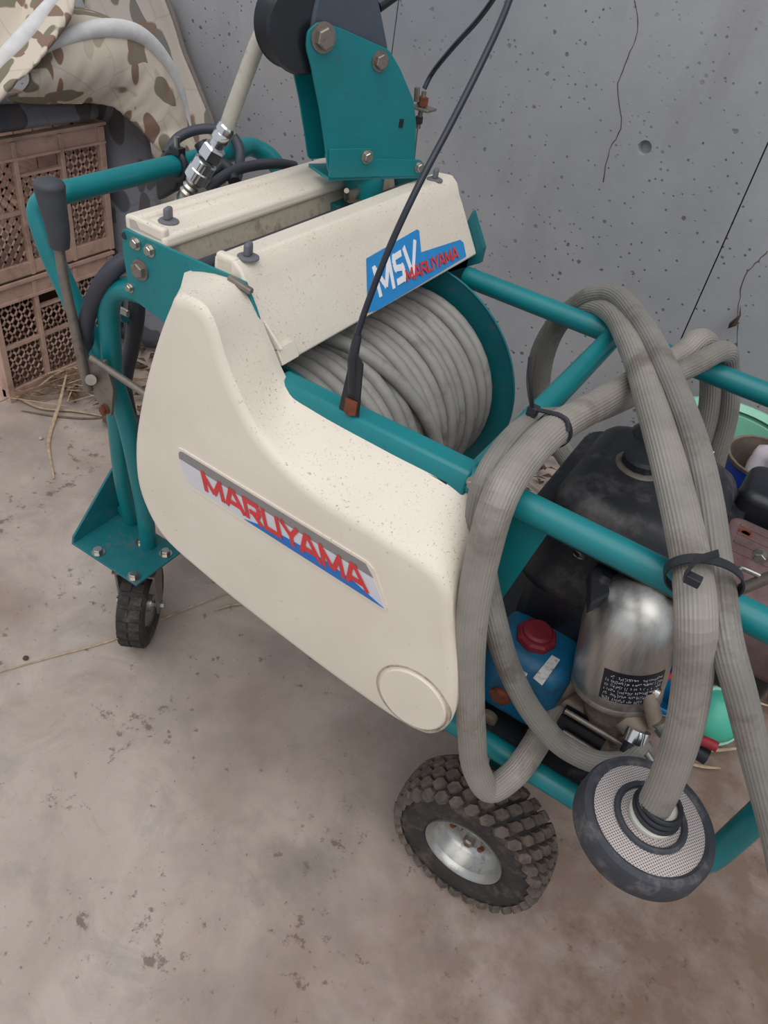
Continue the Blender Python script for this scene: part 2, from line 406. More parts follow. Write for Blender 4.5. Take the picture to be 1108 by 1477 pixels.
# bolts: two shared meshes, instanced
def hexmesh(name, r, h, mat, washer=True):
    m = MB()
    if washer: m.lathe((0,0,0), (0,0,1), [(r*1.35,0),(r*1.35,h*.22)], 20)
    m.lathe((0,0,h*.2), (0,0,1), [(r,0),(r,h*.7),(r*.86,h*.85)], 6)
    o = obj(name, m, mat, smooth=30); me = o.data
    c = WL[o.name].copy(); me.transform(Matrix.Translation(c)); COL.objects.unlink(o); bpy.data.objects.remove(o); return me
BOLT = hexmesh('bolt', .0085, .009, 'steel'); BIG = hexmesh('bolt', .0145, .012, 'steel_dull'); RUSTB = hexmesh('bolt', .009, .012, 'rust')
def bolt(p, nrm, parent, me=BOLT, s=1):
    q = Vector((0,0,1)).rotation_difference(V(nrm).normalized())
    return inst('bolt', me, Matrix.LocRotScale(V(p), q, Vector((s,s,s))), parent)

# ---- frame tubes
def rail(y, name, x0):
    ZR = .834 if y < .9 else .825
    pts = rounded([(x0,y,ZR),(.245,y,ZR),(.237,y+(.032 if y<.9 else -.032),.37),(-.36,y+(.035 if y<.9 else -.035),.365)], .07, 8)
    return obj(name, MB().tube(pts, RR, 16), 'teal', S)
r_near = rail(YN, 'frame_rail', -.225); r_far = rail(YF, 'frame_rail', -.50)
obj('cross_bar', MB().cyl((-.215, YN+.005, ZR), (-.215, YF-.005, ZR), .0165, n=20), 'teal', S)
obj('end_bar', MB().cyl((.238, YN+.02, .60), (.238, YF-.02, .60), .0165, n=20), 'teal', S)
obj('base_plate', MB().box((-.135, .93, .355), (.41, .46, .012)), 'black_plastic', S, bevel=.002)
# rolled channel on the near side of the reel (slotted)
prof = [(.646,.806),(.646,.840),(.653,.851),(.678,.852),(.685,.844),(.685,.806)]
ch = obj('reel_channel', MB().loft([[(x, y, z) for y, z in prof] for x in (-.495, -.215)]), 'teal', S, bevel=.004)
for x in (-.41, -.335, -.255):
    obj('slot', MB().box((x, .6457, .827), (.034, .0012, .0045)), 'black_satin', ch)
bolt((-0.2067, 0.6460, 0.8458), (0,-1,0), ch, BOLT, .8)
bolt((-0.2073, 0.6480, 0.8443)[:1]+(.676,.8525), (0,0,1), ch, BOLT, .6)
# side gusset sheet under the rail, behind the hoses
gp = [(-.205,.686,.81),(-.115,.686,.81),(-.15,.686,.62),(-.175,.686,.37),(-.215,.686,.37)]
obj('side_gusset', MB().prism(gp, (0,.004,0)), 'teal', S, smooth=20)
gp = [(-.225,.69,.81),(-.225,1.17,.81),(-.225,1.17,.66),(-.225,.98,.42),(-.225,.69,.40)]

# ---- wheels
def tyre_profile(R, w, rim):
    h = w/2; return [(rim,-h*.72),(rim+.006,-h*.86),(rim+(R-rim)*.45,-h*1.0),(R*.90,-h*.96),(R*.965,-h*.78),(R*.985,-h*.35),(R*.99,0),(R*.985,h*.35),(R*.965,h*.78),(R*.90,h*.96),(rim+(R-rim)*.45,h),(rim+.006,h*.86),(rim,h*.72)]
LUG = None
def rear_wheel(c, lugs=True, out=-1):
    R, w = .137, .088
    tyre = obj('rear_wheel', MB().lathe(c, (0,1,0), tyre_profile(R*.965, w, .064), 64, cap=False), 'rubber', S, smooth=50)
    rimp = [(.062,.030),(.0665,.040),(.070,.042),(.071,.039),(.066,.028),(.060,.004),(.052,-.006),(.034,-.008),(.030,.000),(.022,.002),(.020,.012),(.001,.013)]
    rim = obj('rim', MB().lathe(c, (0,out,0), rimp, 48, cap=False), 'rim_silver', tyre, smooth=50)
    if lugs:
        hub = obj('hub_nut', MB().lathe(V(c)+Vector((0,out*.012,0)), (0,out,0), [(.010,0),(.010,.010),(.007,.013)], 6), 'steel_dull', tyre, smooth=30)
        for k in range(4):
            a = .5+k*math.pi/2; bolt(V(c)+Vector((math.cos(a)*.043, -out*-.0 + out*-.006, math.sin(a)*.043)), (0,out,0), tyre, RUSTB, .55)
        # tread blocks: one block mesh shared by all
        m = MB(); hh = .0055
        base = [(-.0115,-.004),(-.004,-.0095),(.0055,-.0065),(.0115,.003),(.004,.0095),(-.0055,.006)]
        m.loft([[(x,y,-.004) for x,y in base],[(x,y,0) for x,y in base],[(x*.86,y*.86,hh) for x,y in base]])
        o = obj('tread_block', m, 'lug_rubber', smooth=30); me = o.data; cc = WL[o.name].copy(); me.transform(Matrix.Translation(cc)); bpy.data.objects.remove(o)
        N = 30
        for row, (yy, rr, tilt) in enumerate([(-.040,.1265,-.6),(-.021,.1325,-.12),(0,.134,0),(.021,.1325,.12),(.040,.1265,.6)]):
            for k in range(N):
                a = 2*math.pi*(k+.5*(row % 2))/N
                p = V(c)+Vector((math.cos(a)*rr, yy, math.sin(a)*rr))
                rad = Vector((math.cos(a)*math.cos(tilt), math.sin(tilt), math.sin(a)*math.cos(tilt)))
                tan = Vector((-math.sin(a), 0, math.cos(a))); bi = rad.cross(tan)
                mt = Matrix((tan, bi, rad)).transposed().to_4x4(); mt.translation = p
                sc = 1.2 if row in (0,4) else 1.12
                inst('tread_block', me, mt @ Matrix.Diagonal((sc*(1 if row % 2 == 0 else -1)*1.0 if False else sc, sc*1.05, sc, 1)), tyre)
    return tyre
WC = (-.052, .690, .138)
rear_wheel(WC)
rear_wheel((-.052, 1.165, .138), lugs=False, out=1)
obj('axle', MB().cyl((-.052,.70,.138),(-.052,1.155,.138), .011, n=16), 'steel_dull', S)
for y in (.79, 1.07):
    obj('axle_bracket', MB().prism([(-.11,y,.352),(.01,y,.352),(-.03,y,.12),(-.075,y,.12)], (0,.005,0)), 'teal_dull', S, smooth=20)

# ---- castors with their bent mounting plates
def castor(y0, flip):
    s = -1 if flip else 1
    Y = lambda y: y0 + s*(y-.685)
    pl = obj('castor_plate', MB().prism([(-1.008,Y(.683),.222),(-.826,Y(.683),.222),(-.826,Y(.812),.222),(-1.008,Y(.812),.222)], (0,0,-.005)), 'teal_dull', S, smooth=20, bevel=.001)
    obj('castor_upright', MB().prism([(-1.008,Y(.683),.218),(-1.008,Y(.688),.236),(-1.008,Y(.800),.345),(-1.008,Y(.845),.36),(-1.008,Y(.845),.218)], (.005,0,0)), 'teal_dull', S, smooth=20)
    if not flip:
        for p in ((-0.9462, 0.6974, 0.2220), (-0.8449, 0.6951, 0.2220), (-0.8445, 0.7806, 0.2220), (-0.9031, 0.7729, 0.2220)): bolt(p, (0,0,1), pl, BOLT, 1.15)
    CA = Vector((.86,.51*s,0)).normalized()
    cx, cy, R = -.876, Y(.732), .094
    wl_ = obj('castor_wheel', MB().lathe((cx,cy,R), CA, tyre_profile(R, .056, .05), 40, cap=False), 'rubber', S, smooth=50)
    obj('castor_rim', MB().lathe((cx,cy,R), CA, [(.052,-.022),(.05,-.018),(.02,-.012),(.018,-.026),(.001,-.026)], 28, cap=False), 'rim_silver', wl_, smooth=40)
    obj('castor_rim', MB().lathe((cx,cy,R), -CA, [(.052,-.022),(.05,-.018),(.02,-.012),(.018,-.026),(.001,-.026)], 28, cap=False), 'rim_silver', wl_, smooth=40)
    if not flip:
        m = MB(); w = CA; u = Vector((w.y,-w.x,0))
        me = None
        for k in range(22):
            a = 2*math.pi*k/22; rad = u*math.cos(a)+Vector((0,0,1))*math.sin(a); tan = -u*math.sin(a)+Vector((0,0,1))*math.cos(a)
            for sd in (-1,1):
                mt = Matrix((tan, w, rad)).transposed()
                if me is None:
                    mm = MB().box((0,0,0), (.017,.021,.006)); o = obj('tread_block', mm, 'rubber', smooth=30); me = o.data; bpy.data.objects.remove(o)
                mt4 = mt.to_4x4(); mt4.translation = Vector((cx,cy,R))+rad*(R*.985)+w*sd*.0125
                inst('tread_block', me, mt4, wl_)
    fk = MB()
    for sd in (-1,1):
        w = CA; u = Vector((w.y,-w.x,0)); o_ = Vector((cx,cy,0))+w*sd*.038
        q = [o_-u*.028+Vector((0,0,.205)), o_+u*.028+Vector((0,0,.205)), o_+u*.016+Vector((0,0,R-.012)), o_-u*.016+Vector((0,0,R-.012))]
        fk.prism(q, w*.004)
    fk.box((cx,cy,.205), (.06,.085,.005), Matrix.Rotation(math.atan2(CA.y,CA.x)-math.pi/2,3,'Z')); fk.cyl((cx,cy,.205),(cx,cy,.217), .026)
    obj('castor_fork', fk, 'steel_dull', S, smooth=30)
    obj('castor_axle', MB().hexa(Vector((cx,cy,R))-CA*.05, Vector((cx,cy,R))+CA*.05, .008), 'steel', S, smooth=30)
castor(.685, False); castor(1.17, True)

# ---- push handle: one bent tube, near leg runs diagonally down to the castor plate
HX, HZ, HR = -.952, .925, .0165
near = [(-0.8910, 0.7780, 0.2180), (-0.8770, 0.7650, 0.2939), (-0.8678, 0.7500, 0.4101), (-0.8600, 0.7120, 0.6405), (-0.9210, 0.7020, 0.7642), (-0.9670, 0.7000, 0.8587), (-0.9790, 0.7050, 0.8998)]
bar = near + [(HX-.002,.722,.923), (HX,.76,HZ), (HX,1.10,HZ), (HX-.005,1.155,.922), (-.93,1.185,.90), (-.86,1.187,.80), (-.78,1.187,.56), (-.76,1.187,.24)]
h = obj('push_handle', MB().tube(spl(bar, 8), HR, 16), 'teal', S)
# frame upright: leaves the end plate, bends and falls to the castor plate
up = rounded([(-.70,.695,.855),(-.838,.695,.845), (-0.8640, 0.7100, 0.6422), (-0.9281, 0.7600, 0.3877), (-0.9702, 0.8078, 0.2180)], .07, 8)
obj('frame_upright', MB().tube(up, .0165, 16), 'teal', S)
up2 = rounded([(-.70,1.185,.852),(-.845,1.185,.842),(-.872,1.18,.55),(-.905,1.13,.225)], .07, 8)
obj('frame_upright', MB().tube(up2, .0165, 16), 'teal', S)
obj('gusset_strut', MB().prism([(-0.9196, 0.7350, 0.5005), (-0.8772, 0.7450, 0.4764), (-0.8797, 0.7450, 0.4527)], (0,.006,0)), 'teal', S, smooth=20)
obj('lower_tie', MB().cyl((-.985,.80,.24),(-.985,1.09,.24), .0165, n=16), 'teal', S)

# ---- lever with its grip, pivot bracket and link rod
lv = obj('brake_lever', MB().tube(spl([(-0.8884, 0.6620, 0.8891), (-0.8869, 0.6620, 0.8389), (-0.8817, 0.6640, 0.7695), (-0.8771, 0.6670, 0.6932), (-0.8747, 0.6700, 0.6525)], 6), .0075, 14), 'steel_dull', S)
gt = spl([(-0.8899, 0.6620, 0.9743), (-0.8905, 0.6620, 0.9590), (-0.8879, 0.6620, 0.9323), (-0.8853, 0.6620, 0.9047), (-0.8866, 0.6620, 0.8837)], 6)
rs = []
for i in range(len(gt)):
    q = i/(len(gt)-1); rs.append(.0205 if q < .16 else .0205-(q-.16)*.0085)
for i, f_ in ((0,.55),(1,.82),(2,.95)): rs[i] *= f_
obj('grip', MB().tube(gt, rs, 20), 'grip_grey', lv)
br = [(-0.8765, 0.6720, 0.7037), (-0.8330, 0.6720, 0.7224), (-0.8197, 0.6720, 0.6767), (-0.8313, 0.6720, 0.6219), (-0.8498, 0.6720, 0.6237), (-0.8659, 0.6720, 0.6426)]
bk = obj('lever_bracket', MB().prism(br, (0,.006,0)), 'steel_dull', S, smooth=20, bevel=.001)
obj('pivot', MB().cyl((-0.8485, 0.6560, 0.6882), (-0.8796, 0.6800, 0.6640), .0085, n=16), 'steel_dull', bk)
bolt((-0.8414, 0.6710, 0.6308), (0,-1,0), bk, RUSTB, .7)
obj('link_rod', MB().cyl((-0.8559, 0.6680, 0.7190), (-.70,.668,.70), .0055, n=10), 'steel_dull', S)
# control valve on the frame behind the upright
cv = obj('drain_valve', MB().cyl((-0.9366, 0.7800, 0.7236), (-0.9004, 0.7800, 0.7327), .011, n=12).cyl((-0.9131, 0.7800, 0.7596), (-0.9192, 0.7800, 0.7077), .007, n=10), 'teal_dull', S)
obj('valve_handle', MB().box((-0.8917, 0.7650, 0.7509), (.03,.006,.012)), 'steel', cv, bevel=.002)

# ---- reel: drum, flanges and the wound hose
RC = Vector((-.545, 0, .635)); FR = .212
def flange(y, t):
    FR = .212*t
    return obj('reel_flange', MB().lathe((RC.x, y, RC.z), (0,1,0), [(.03,0),(.12,-.004),(.13,.004),(FR-.004,.004),(FR+.003,.000),(FR+.004,.004),(FR+.001,.009),(.13,.009),(.03,.006)], 72), 'teal_dull', S, smooth=30)
flange(.712, .90); flange(1.128, 1)
obj('reel_drum', MB().lathe((RC.x,.72,RC.z), (0,1,0), [(.135,0),(.135,.408)], 48), 'teal_dull', S)
obj('reel_axle', MB().cyl((RC.x,.685,RC.z),(RC.x,1.175,RC.z), .014, n=16), 'steel_dull', S)
hr = .0108; pts = []
def wrap(layer_r, y0, y1, turns, phase, dirn=1):
    out = []; N = int(turns*44)
    for i in range(N+1):
        t = i/N*turns; a = 2*math.pi*t+phase; k = math.floor(t); fr = t-k
        rng = random.Random(k*13+int(layer_r*1000)); j0 = rng.uniform(-.003,.003); j1 = random.Random((k+1)*13+int(layer_r*1000)).uniform(-.003,.003)
        st = min(1, max(0, (fr-.80)/.20)); st = st*st*(3-2*st)
        tt = k+st; y = y0+(y1-y0)*tt/turns + (j0*(1-fr)+j1*fr)
        rj = layer_r + .0035*math.sin(a*.37+k*1.7) + .002*math.sin(2*a+k)
        out.append(Vector((RC.x+math.cos(a)*rj, y, RC.z+math.sin(a)*rj)))
    return out
inner = wrap(.147, .728, 1.112, 17, 2.6)
outer = wrap(.169, 1.108, .730, 17, 2.6)
sh = obj('spray_hose', MB().tube(inner+outer[4:], hr, 9), 'spray_hose', S, smooth=60, label='grey high pressure hose wound on the reel')
# a few stray crossing turns lying over the wound layer
m = MB()
P = []
for i in range(0, 40):
    a = 2.5-i*.08; y = .80+.16*(i/39)**1.4; P.append(Vector((RC.x+math.cos(a)*.188, y, RC.z+math.sin(a)*.188)))
obj('hose_turn', m.tube(P, hr, 9), 'spray_hose', S, smooth=60)

# ---- end plates of the reel head
ep = [(-.758,.66,.925),(-.756,.66,.950),(-.750,.66,.953),(-.552,.66,.953),(-.535,.66,.925),(-.50,.66,.85),(-.50,.66,.80),(-.60,.66,.80),(-.690,.66,.846),(-.752,.66,.860)]
pl = obj('end_plate', MB().prism(ep, (0,.004,0)), 'teal', S, smooth=20, bevel=.001)
for p, me, s in (((-0.7311, 0.6600, 0.9409),BOLT,.75),((-0.7070, 0.6600, 0.9399),BOLT,.75),((-0.7268, 0.6600, 0.9073),BIG,.72),((-0.7490, 0.6600, 0.8742),BOLT,.6)): bolt(p, (0,-1,0), pl, me, s)
obj('hole', MB().cyl((-0.7501, 0.6598, 0.9446), (-0.7496, 0.6594, 0.9448), .0048, n=14), 'black_satin', pl)
obj('folded_tab', MB().box((-.556,.656,.950), (.036,.008,.007), Matrix.Rotation(.15,3,'Y')), 'steel_dull', pl, bevel=.002)
ep2 = [(x-.012, 1.217, z) for x, y, z in ep]
obj('end_plate', MB().prism(ep2, (0,.004,0)), 'teal_dull', S, smooth=20, bevel=.001)
obj('end_bracket', MB().prism([(-.525,1.217,.925),(-.490,1.217,.872),(-.490,1.217,.845),(-.56,1.217,.80)], (0,.012,0)), 'teal_dull', S, smooth=20)
# tray, guide shaft and traverse screw between the two covers
obj('tray', MB().prism([(-.70,.668,.955),(-.69,.668,.955),(-.675,.668,.905),(-.61,.668,.905),(-.602,.668,.945),(-.594,.668,.945),(-.605,.668,.898),(-.68,.668,.898)], (0,.545,0)), 'beige_metal', S, smooth=25)
obj('guide_shaft', MB().cyl((-.655,.664,.926),(-.655,1.217,.926), .010, n=16), 'dark_hose', S)
obj('traverse_screw', MB().cyl((-.622,.664,.925),(-.622,1.217,.925), .008, n=16), 'steel_dull', S)

# ---- the two moulded top covers
def cover(name, prof, y0, y1, lab):
    ys = [y0, y0+.012, y1-.012, y1]
    return obj(name, MB().loft([[(x, y, z) for x, z in prof] for y in (y0, y1)]), 'cream', S, smooth=30, bevel=.0045, bseg=3, label=lab)
cb = cover('rear_top_cover', [(-.755,.951),(-.755,.970),(-.733,.973),(-.726,.964),(-.686,.962),(-.683,.948),(-.690,.944),(-.700,.944)], .664, 1.216, 'narrow cream top cover')
cf = cover('front_top_cover', [(-.606,.945),(-.604,.968),(-.574,.971),(-.562,.962),(-.553,.944),(-.546,.934),(-.503,.866),(-.499,.858),(-.505,.856),(-.556,.936)], .664, 1.216, 'cream sloping top cover with blue decal')
# raised lips and moulded notches at the ends
obj('moulded_lip', MB().box((-.7185,.670,.9615), (.062,.012,.020)), 'cream', cb, bevel=.004)
obj('moulded_lip', MB().box((-.588,.670,.962), (.030,.012,.022)), 'cream', cf, bevel=.004)
nd = Vector((.84,0,.53)).normalized(); dn = Vector((.53,0,-.84)).normalized()
e0 = Vector((-.503,.668,.866))
obj('moulded_rib', MB().prism([e0-dn*.050+nd*.0005, e0-dn*.012+nd*.0005, e0-dn*.012+nd*.011], (0,.004,0)), 'cream', cf, smooth=20)
obj('moulded_pad', MB().prism([e0-dn*.014-nd*.003, e0-dn*.014+nd*.006, e0+dn*.008+nd*.004, e0+dn*.008-nd*.003], (0,.034,0)), 'cream', cf, smooth=20, bevel=.001)
def knob(p, parent):
    b_ = obj('knob', MB().lathe(p, (0,0,1), [(.0135,0),(.0135,.002),(.0095,.004),(.0085,.004)], 24), 'knob_grey', parent)
    obj('knob_fin', MB().box(V(p)+Vector((0,0,.011)), (.008,.015,.016), Matrix.Rotation(.3,3,'Z')), 'knob_grey', b_, bevel=.003)
knob((-0.7171, 0.7028, 0.9630), cb); knob((-0.5716, 0.6876, 0.9690), cf); knob((-0.5816, 1.1671, 0.9690), cf)

# ---- the moulded side cover: outer face at y=.58, sloping shoulder back to the channel
outer = [(-0.5804, 0.5800, 0.9529), (-0.5371, 0.5800, 0.9526), (-0.5031, 0.5800, 0.8873), (-0.4541, 0.5800, 0.8240), (-0.3769, 0.5800, 0.7876), (-0.2713, 0.5800, 0.7770), (-0.2008, 0.5800, 0.7675), (-0.1785, 0.5800, 0.7490), (-0.1631, 0.5800, 0.6985), (-0.1401, 0.5800, 0.6255), (-0.1271, 0.5800, 0.5404), (-0.1452, 0.5800, 0.4895), (-0.1810, 0.5800, 0.4768), (-0.2855, 0.5800, 0.4810), (-0.4102, 0.5800, 0.4983), (-0.5421, 0.5800, 0.5241), (-0.6291, 0.5800, 0.5543), (-0.6665, 0.5800, 0.6126), (-0.6706, 0.5800, 0.6861), (-0.6520, 0.5800, 0.7750), (-0.6205, 0.5800, 0.8697), (-0.5944, 0.5800, 0.9298)]
innr = [(-0.6418, 0.6520, 0.9359), (-0.5619, 0.6520, 0.9496), (-0.5139, 0.6520, 0.8959), (-0.4774, 0.6520, 0.8478), (-0.4308, 0.6520, 0.8402), (-0.3233, 0.6520, 0.8354), (-0.2373, 0.6520, 0.8324), (-0.2045, 0.6520, 0.8178), (-0.1802, 0.6520, 0.7583), (-0.1548, 0.6520, 0.6787), (-0.1352, 0.6520, 0.5914)]
n0 = len(innr)
for p in outer[n0:]: innr.append((p[0]+(.012 if p[2] < .56 and p[0] > -.3 else 0), .652, p[2]+(.012 if p[2] < .62 else 0)))
def resample_pair(A, B, n=5):
    return spl(A, n, True), spl(B, n, True)
oA, iA = resample_pair(outer, innr)
cen = sum((V(p) for p in oA), Vector())/len(oA)
L = []
for t, ins in ((0.0,0),(.06,0),(.35,0),(.7,0),(.90,.0),(1.0,.0)):
    ring = []
    for o_, i_ in zip(oA, iA):
        p = i_.lerp(o_, t); ring.append(p)
    L.append(ring)
def shrink(ring, d, dy):
    out = []; n = len(ring)
    ar = sum(ring[k-1].x*ring[k].z-ring[k].x*ring[k-1].z for k in range(n))
    for k in range(n):
        a, b = ring[k-1], ring[(k+1) % n]; tn = (b-a); nr = Vector((tn.z, 0, -tn.x)).normalized()
        nr = -nr if ar > 0 else nr
        out.append(ring[k]+nr*d+Vector((0,dy,0)))
    return out
face1 = shrink(L[-1], .003, -.0042); face2 = shrink(L[-1], .0075, -.0070); face3 = shrink(L[-1], .014, -.0082)
back = shrink(L[0], .003, .012)
mc = MB().loft([back]+L[:-1]+[[p for p in L[-1]], face1, face2, face3], cap=(False, True))
sc = obj('side_cover', mc, 'cream', S, smooth=34, label='large cream moulded side cover with badge')
FY = .58-.0082
# round access cap
cc = V((-0.1834, 0.5718, 0.5417))
obj('access_groove', MB().lathe(cc+Vector((0,.004,0)), (0,-1,0), [(.0555,0),(.0555,.0046),(.0535,.0052),(.0525,.0046),(.0525,0)], 56, cap=False), 'beige_metal', sc)
obj('access_cap', MB().lathe(cc+Vector((0,.004,0)), (0,-1,0), [(.050,0),(.050,.0055),(.048,.0075),(.0,.0078)], 56), 'cream', sc, smooth=40)

# ---- badge on the side cover: built flat in its own (u, v) frame
bA, bB, bC, bD = V((-0.5810, 0.5718, 0.7393)), V((-0.2718, 0.5718, 0.7254)), V((-0.2511, 0.5718, 0.6731)), V((-0.5694, 0.5718, 0.6922))
def BU(u, v, off=.0): # u along the badge 0..1, v across 0 (upper) .. 1 (lower)
    p = (bA*(1-u)+bB*u)*(1-v)+(bD*(1-u)+bC*u)*v; return Vector((p.x, FY-off, p.z))
def flat(name, uv, off, mat, parent, t=.0008):
    return obj(name, MB().prism([BU(u, v, off) for u, v in uv], (0,-t,0)), mat, parent, smooth=20)
bezel = [(-.012,.10),(.0,-.06),(.03,-.09),(.965,-.07),(1.0,.05),(1.022,.95),(1.012,1.10),(.98,1.10),(.03,1.13),(-.0,1.06),(-.018,.62)]
badge = flat('badge', bezel, .0, 'cream', sc, .0018); badge['label'] = 'red lettered badge on the side cover'
flat('badge_white', [(-.006,.28),(.985,.29),(1.012,.99),(.035,1.0),(.012,.93),(-.002,.7)], .0018, 'badge_white', badge)
flat('badge_grey', [(-.002,.10),(.012,.0),(.03,-.02),(.96,-.0),(.985,.29),(-.006,.28)], .0018, 'badge_grey', badge)
flat('badge_swoosh', [(.32,.985),(.42,.82),(.52,.72),(.64,.66),(.76,.66),(.88,.76),(1.008,.99),(.80,.99),(.46,.99)], .0026, 'badge_blue', badge)
def strokes(lines, w):
    """thick mitred polylines in letter space -> list of quads"""
    Q = []
    for ln in lines:
        P = [Vector((x, y)) for x, y in ln]
        for i in range(len(P)-1):
            a, b = P[i], P[i+1]; d = (b-a).normalized(); n = Vector((-d.y, d.x))*w/2
            e0 = d*w*.5 if i > 0 else Vector((0,0)); e1 = d*w*.5 if i < len(P)-2 else Vector((0,0))
            Q.append([a-e0+n, b+e1+n, b+e1-n, a-e0-n])
    return Q
GL = {'M': ([[(.08,0),(.08,1)],[(.08,.93),(.5,.12)],[(.5,.12),(.92,.93)],[(.92,1),(.92,0)]], 1.25),
      'A': ([[(.02,0),(.42,.92),(.58,.92),(.98,0)],[(.22,.30),(.78,.30)]], 1.12),
      'R': ([[(.08,0),(.08,.91),(.80,.91),(.88,.78),(.88,.56),(.80,.45),(.3,.45)],[(.5,.45),(.92,0)]], 1.0),
      'U': ([[(.08,1),(.08,.10),(.90,.10),(.90,1)]], 1.0),
      'Y': ([[(.04,1),(.5,.48)],[(.96,1),(.5,.48)],[(.5,.52),(.5,0)]], 1.05),
      'S': ([[(.92,.90),(.16,.90),(.09,.82),(.09,.60),(.16,.52),(.84,.48),(.91,.40),(.91,.18),(.84,.10),(.06,.10)]], .85),
      'V': ([[(.04,1),(.5,.05)],[(.96,1),(.5,.05)]], .95)}
def word(txt, place, mat, parent, w, gap=.16, t=.0007):
    """place(x in 0..1, y in 0..1, off)"""
    tot = sum(GL[c][1] for c in txt)+gap*(len(txt)-1)-.16*('YA' in txt); x = 0
    for ci, ch_ in enumerate(txt):
        if ci and txt[ci-1]+ch_ in ('YA',): x -= .16
        lines, wd = GL[ch_]; m = MB()
        for qi, q in enumerate(strokes([[(px*wd, py) for px, py in ln] for ln in lines], w)):
            pts = [place((x+p.x)/tot, p.y, .00005*qi) for p in q]
            nrm = (pts[1]-pts[0]).cross(pts[3]-pts[0]).normalized()
            if nrm.dot(-V(pts[0])+Vector((0,0,1.35))) < 0: nrm = -nrm
            m.prism(pts, nrm*(t+.00003*qi))
        o = obj('letter_'+ch_.lower(), m, mat, parent, smooth=15); x += wd+gap
word('MARUYAMA', lambda x, y, o: BU(.118+.825*x, .83-.61*y, .0034+o), 'letter_red', badge, .21, .10)

# ---- blue decal on the front top cover's slope
f0, f1 = Vector((-.546,0,.934)), Vector((-.503,0,.866)); fd = (f1-f0).normalized(); fn = Vector((-fd.z,0,fd.x)); fn = fn if fn.x > 0 else -fn
def onslope(y, d, off=.0006):
    p = f0+fd*d+fn*off; return Vector((p.x, y, p.z))
def slope_px(x, y, z):
    return Vector((x, y, z))
SL = (f1-f0).length
dec = obj('decal', MB().prism([V(p)+fn*.0005 for p in ((-0.5377, 0.9064, 0.9208), (-0.5414, 1.0546, 0.9267), (-0.5397, 1.0592, 0.9240), (-0.5233, 1.0469, 0.8980), (-0.5175, 1.1718, 0.8889), (-0.5139, 1.1804, 0.8832), (-0.5017, 1.1766, 0.8640), (-0.4992, 0.8940, 0.8600), (-0.5013, 0.8687, 0.8633))], fn*.0006), 'decal_blue', cf, smooth=20)
def quad(a, b, c, d): # top-left, top-right, bottom-right, bottom-left
    a, b, c, d = V(a), V(b), V(c), V(d)
    return lambda x, y, o: (a*(1-x)+b*x)*y+(d*(1-x)+c*x)*(1-y)+fn*(.0013+o)
GL['M'] = ([[(.1,0),(.1,1)],[(.1,.95),(.5,.2)],[(.5,.2),(.9,.95)],[(.9,1),(.9,0)]], 1.25)
GL['S'] = ([[(.92,.88),(.18,.88),(.12,.80),(.12,.62),(.18,.54),(.82,.46),(.88,.38),(.88,.20),(.82,.12),(.06,.12)]], .72)
word('MSV', quad((-0.5301, 0.9105, 0.9088), (-0.5346, 1.0404, 0.9159), (-0.5092, 1.0220, 0.8758), (-0.5069, 0.9046, 0.8722)), 'letter_white', dec, .20, .12)
word('MARUYAMA', lambda x, y, o: quad((-0.5168, 0.9865, 0.8878), (-0.5138, 1.1525, 0.8831), (-0.5043, 1.1490, 0.8681), (-0.5069, 0.9834, 0.8721))(x, y, .0008+o), 'letter_red', dec, .2, .1)


# ---- hose guide tower: two swivelling plates, pulley and dark guide head
TN = Vector((.91,-.415,0)).normalized(); TU = Vector((.415,.91,0)).normalized()
tp = [(-0.6636, 0.9777, 0.9900), (-0.6671, 0.9701, 1.0244), (-0.6730, 0.9570, 1.0753), (-0.6811, 0.9393, 1.1308), (-0.6849, 0.9310, 1.1508), (-0.6848, 0.9313, 1.1705), (-0.6784, 0.9453, 1.1821), (-0.6650, 0.9747, 1.1765), (-0.6300, 1.0514, 1.1534), (-0.6202, 1.0729, 1.1297), (-0.6070, 1.1018, 1.0891), (-0.6019, 1.1129, 1.0553), (-0.5986, 1.1202, 0.9982)]
def sm(poly, r=.006, n=3): 
    P = [V(p) for p in poly]; out = []
    for i in range(len(P)):
        a, b, c_ = P[i-1], P[i], P[(i+1) % len(P)]
        s = b+(a-b).normalized()*min(r,(a-b).length*.45); e = b+(c_-b).normalized()*min(r,(c_-b).length*.45)
        for k in range(n+1):
            t_ = k/n; out.append(s*(1-t_)**2+b*2*t_*(1-t_)+e*t_*t_)
    return out
TW = .062
twr = obj('guide_plate', MB().prism(sm(tp), -TN*.004), 'teal', S, smooth=20, bevel=.0008)
tw2 = obj('guide_plate', MB().prism([p-TN*TW for p in sm(tp)], -TN*.004), 'teal', S, smooth=20)
obj('guide_foot', MB().prism([V(q)-TN*.001 for q in sm([(-0.6633, 0.9783, 0.9840), (-0.6652, 0.9742, 1.0252), (-0.6320, 1.0470, 1.0242), (-0.6305, 1.0504, 1.0091), (-0.5946, 1.1289, 1.0042), (-0.5902, 1.1386, 0.9933), (-0.5890, 1.1412, 0.9803)], .003)], TN*.0045), 'teal', S, smooth=20, bevel=.0008)
fl = [V((-0.6633, 0.9783, 0.9840)), V((-0.5890, 1.1412, 0.9803))]
obj('guide_floor', MB().prism([fl[0], fl[1], fl[1]-TN*TW, fl[0]-TN*TW], (0,0,-.005)), 'teal', S, smooth=20)
obj('spacer_pin', MB().cyl(V((-0.6683, 0.9770, 1.0134)), V((-0.7052, 1.0310, 0.9948))+TU*.012, .004, n=10), 'teal', S)
for p, me, s in (((-0.6750, 0.9527, 1.1644),BIG,1.15),((-0.6358, 1.0387, 1.1393),BIG,.85)): bolt(p, TN, twr, me, s*.82)
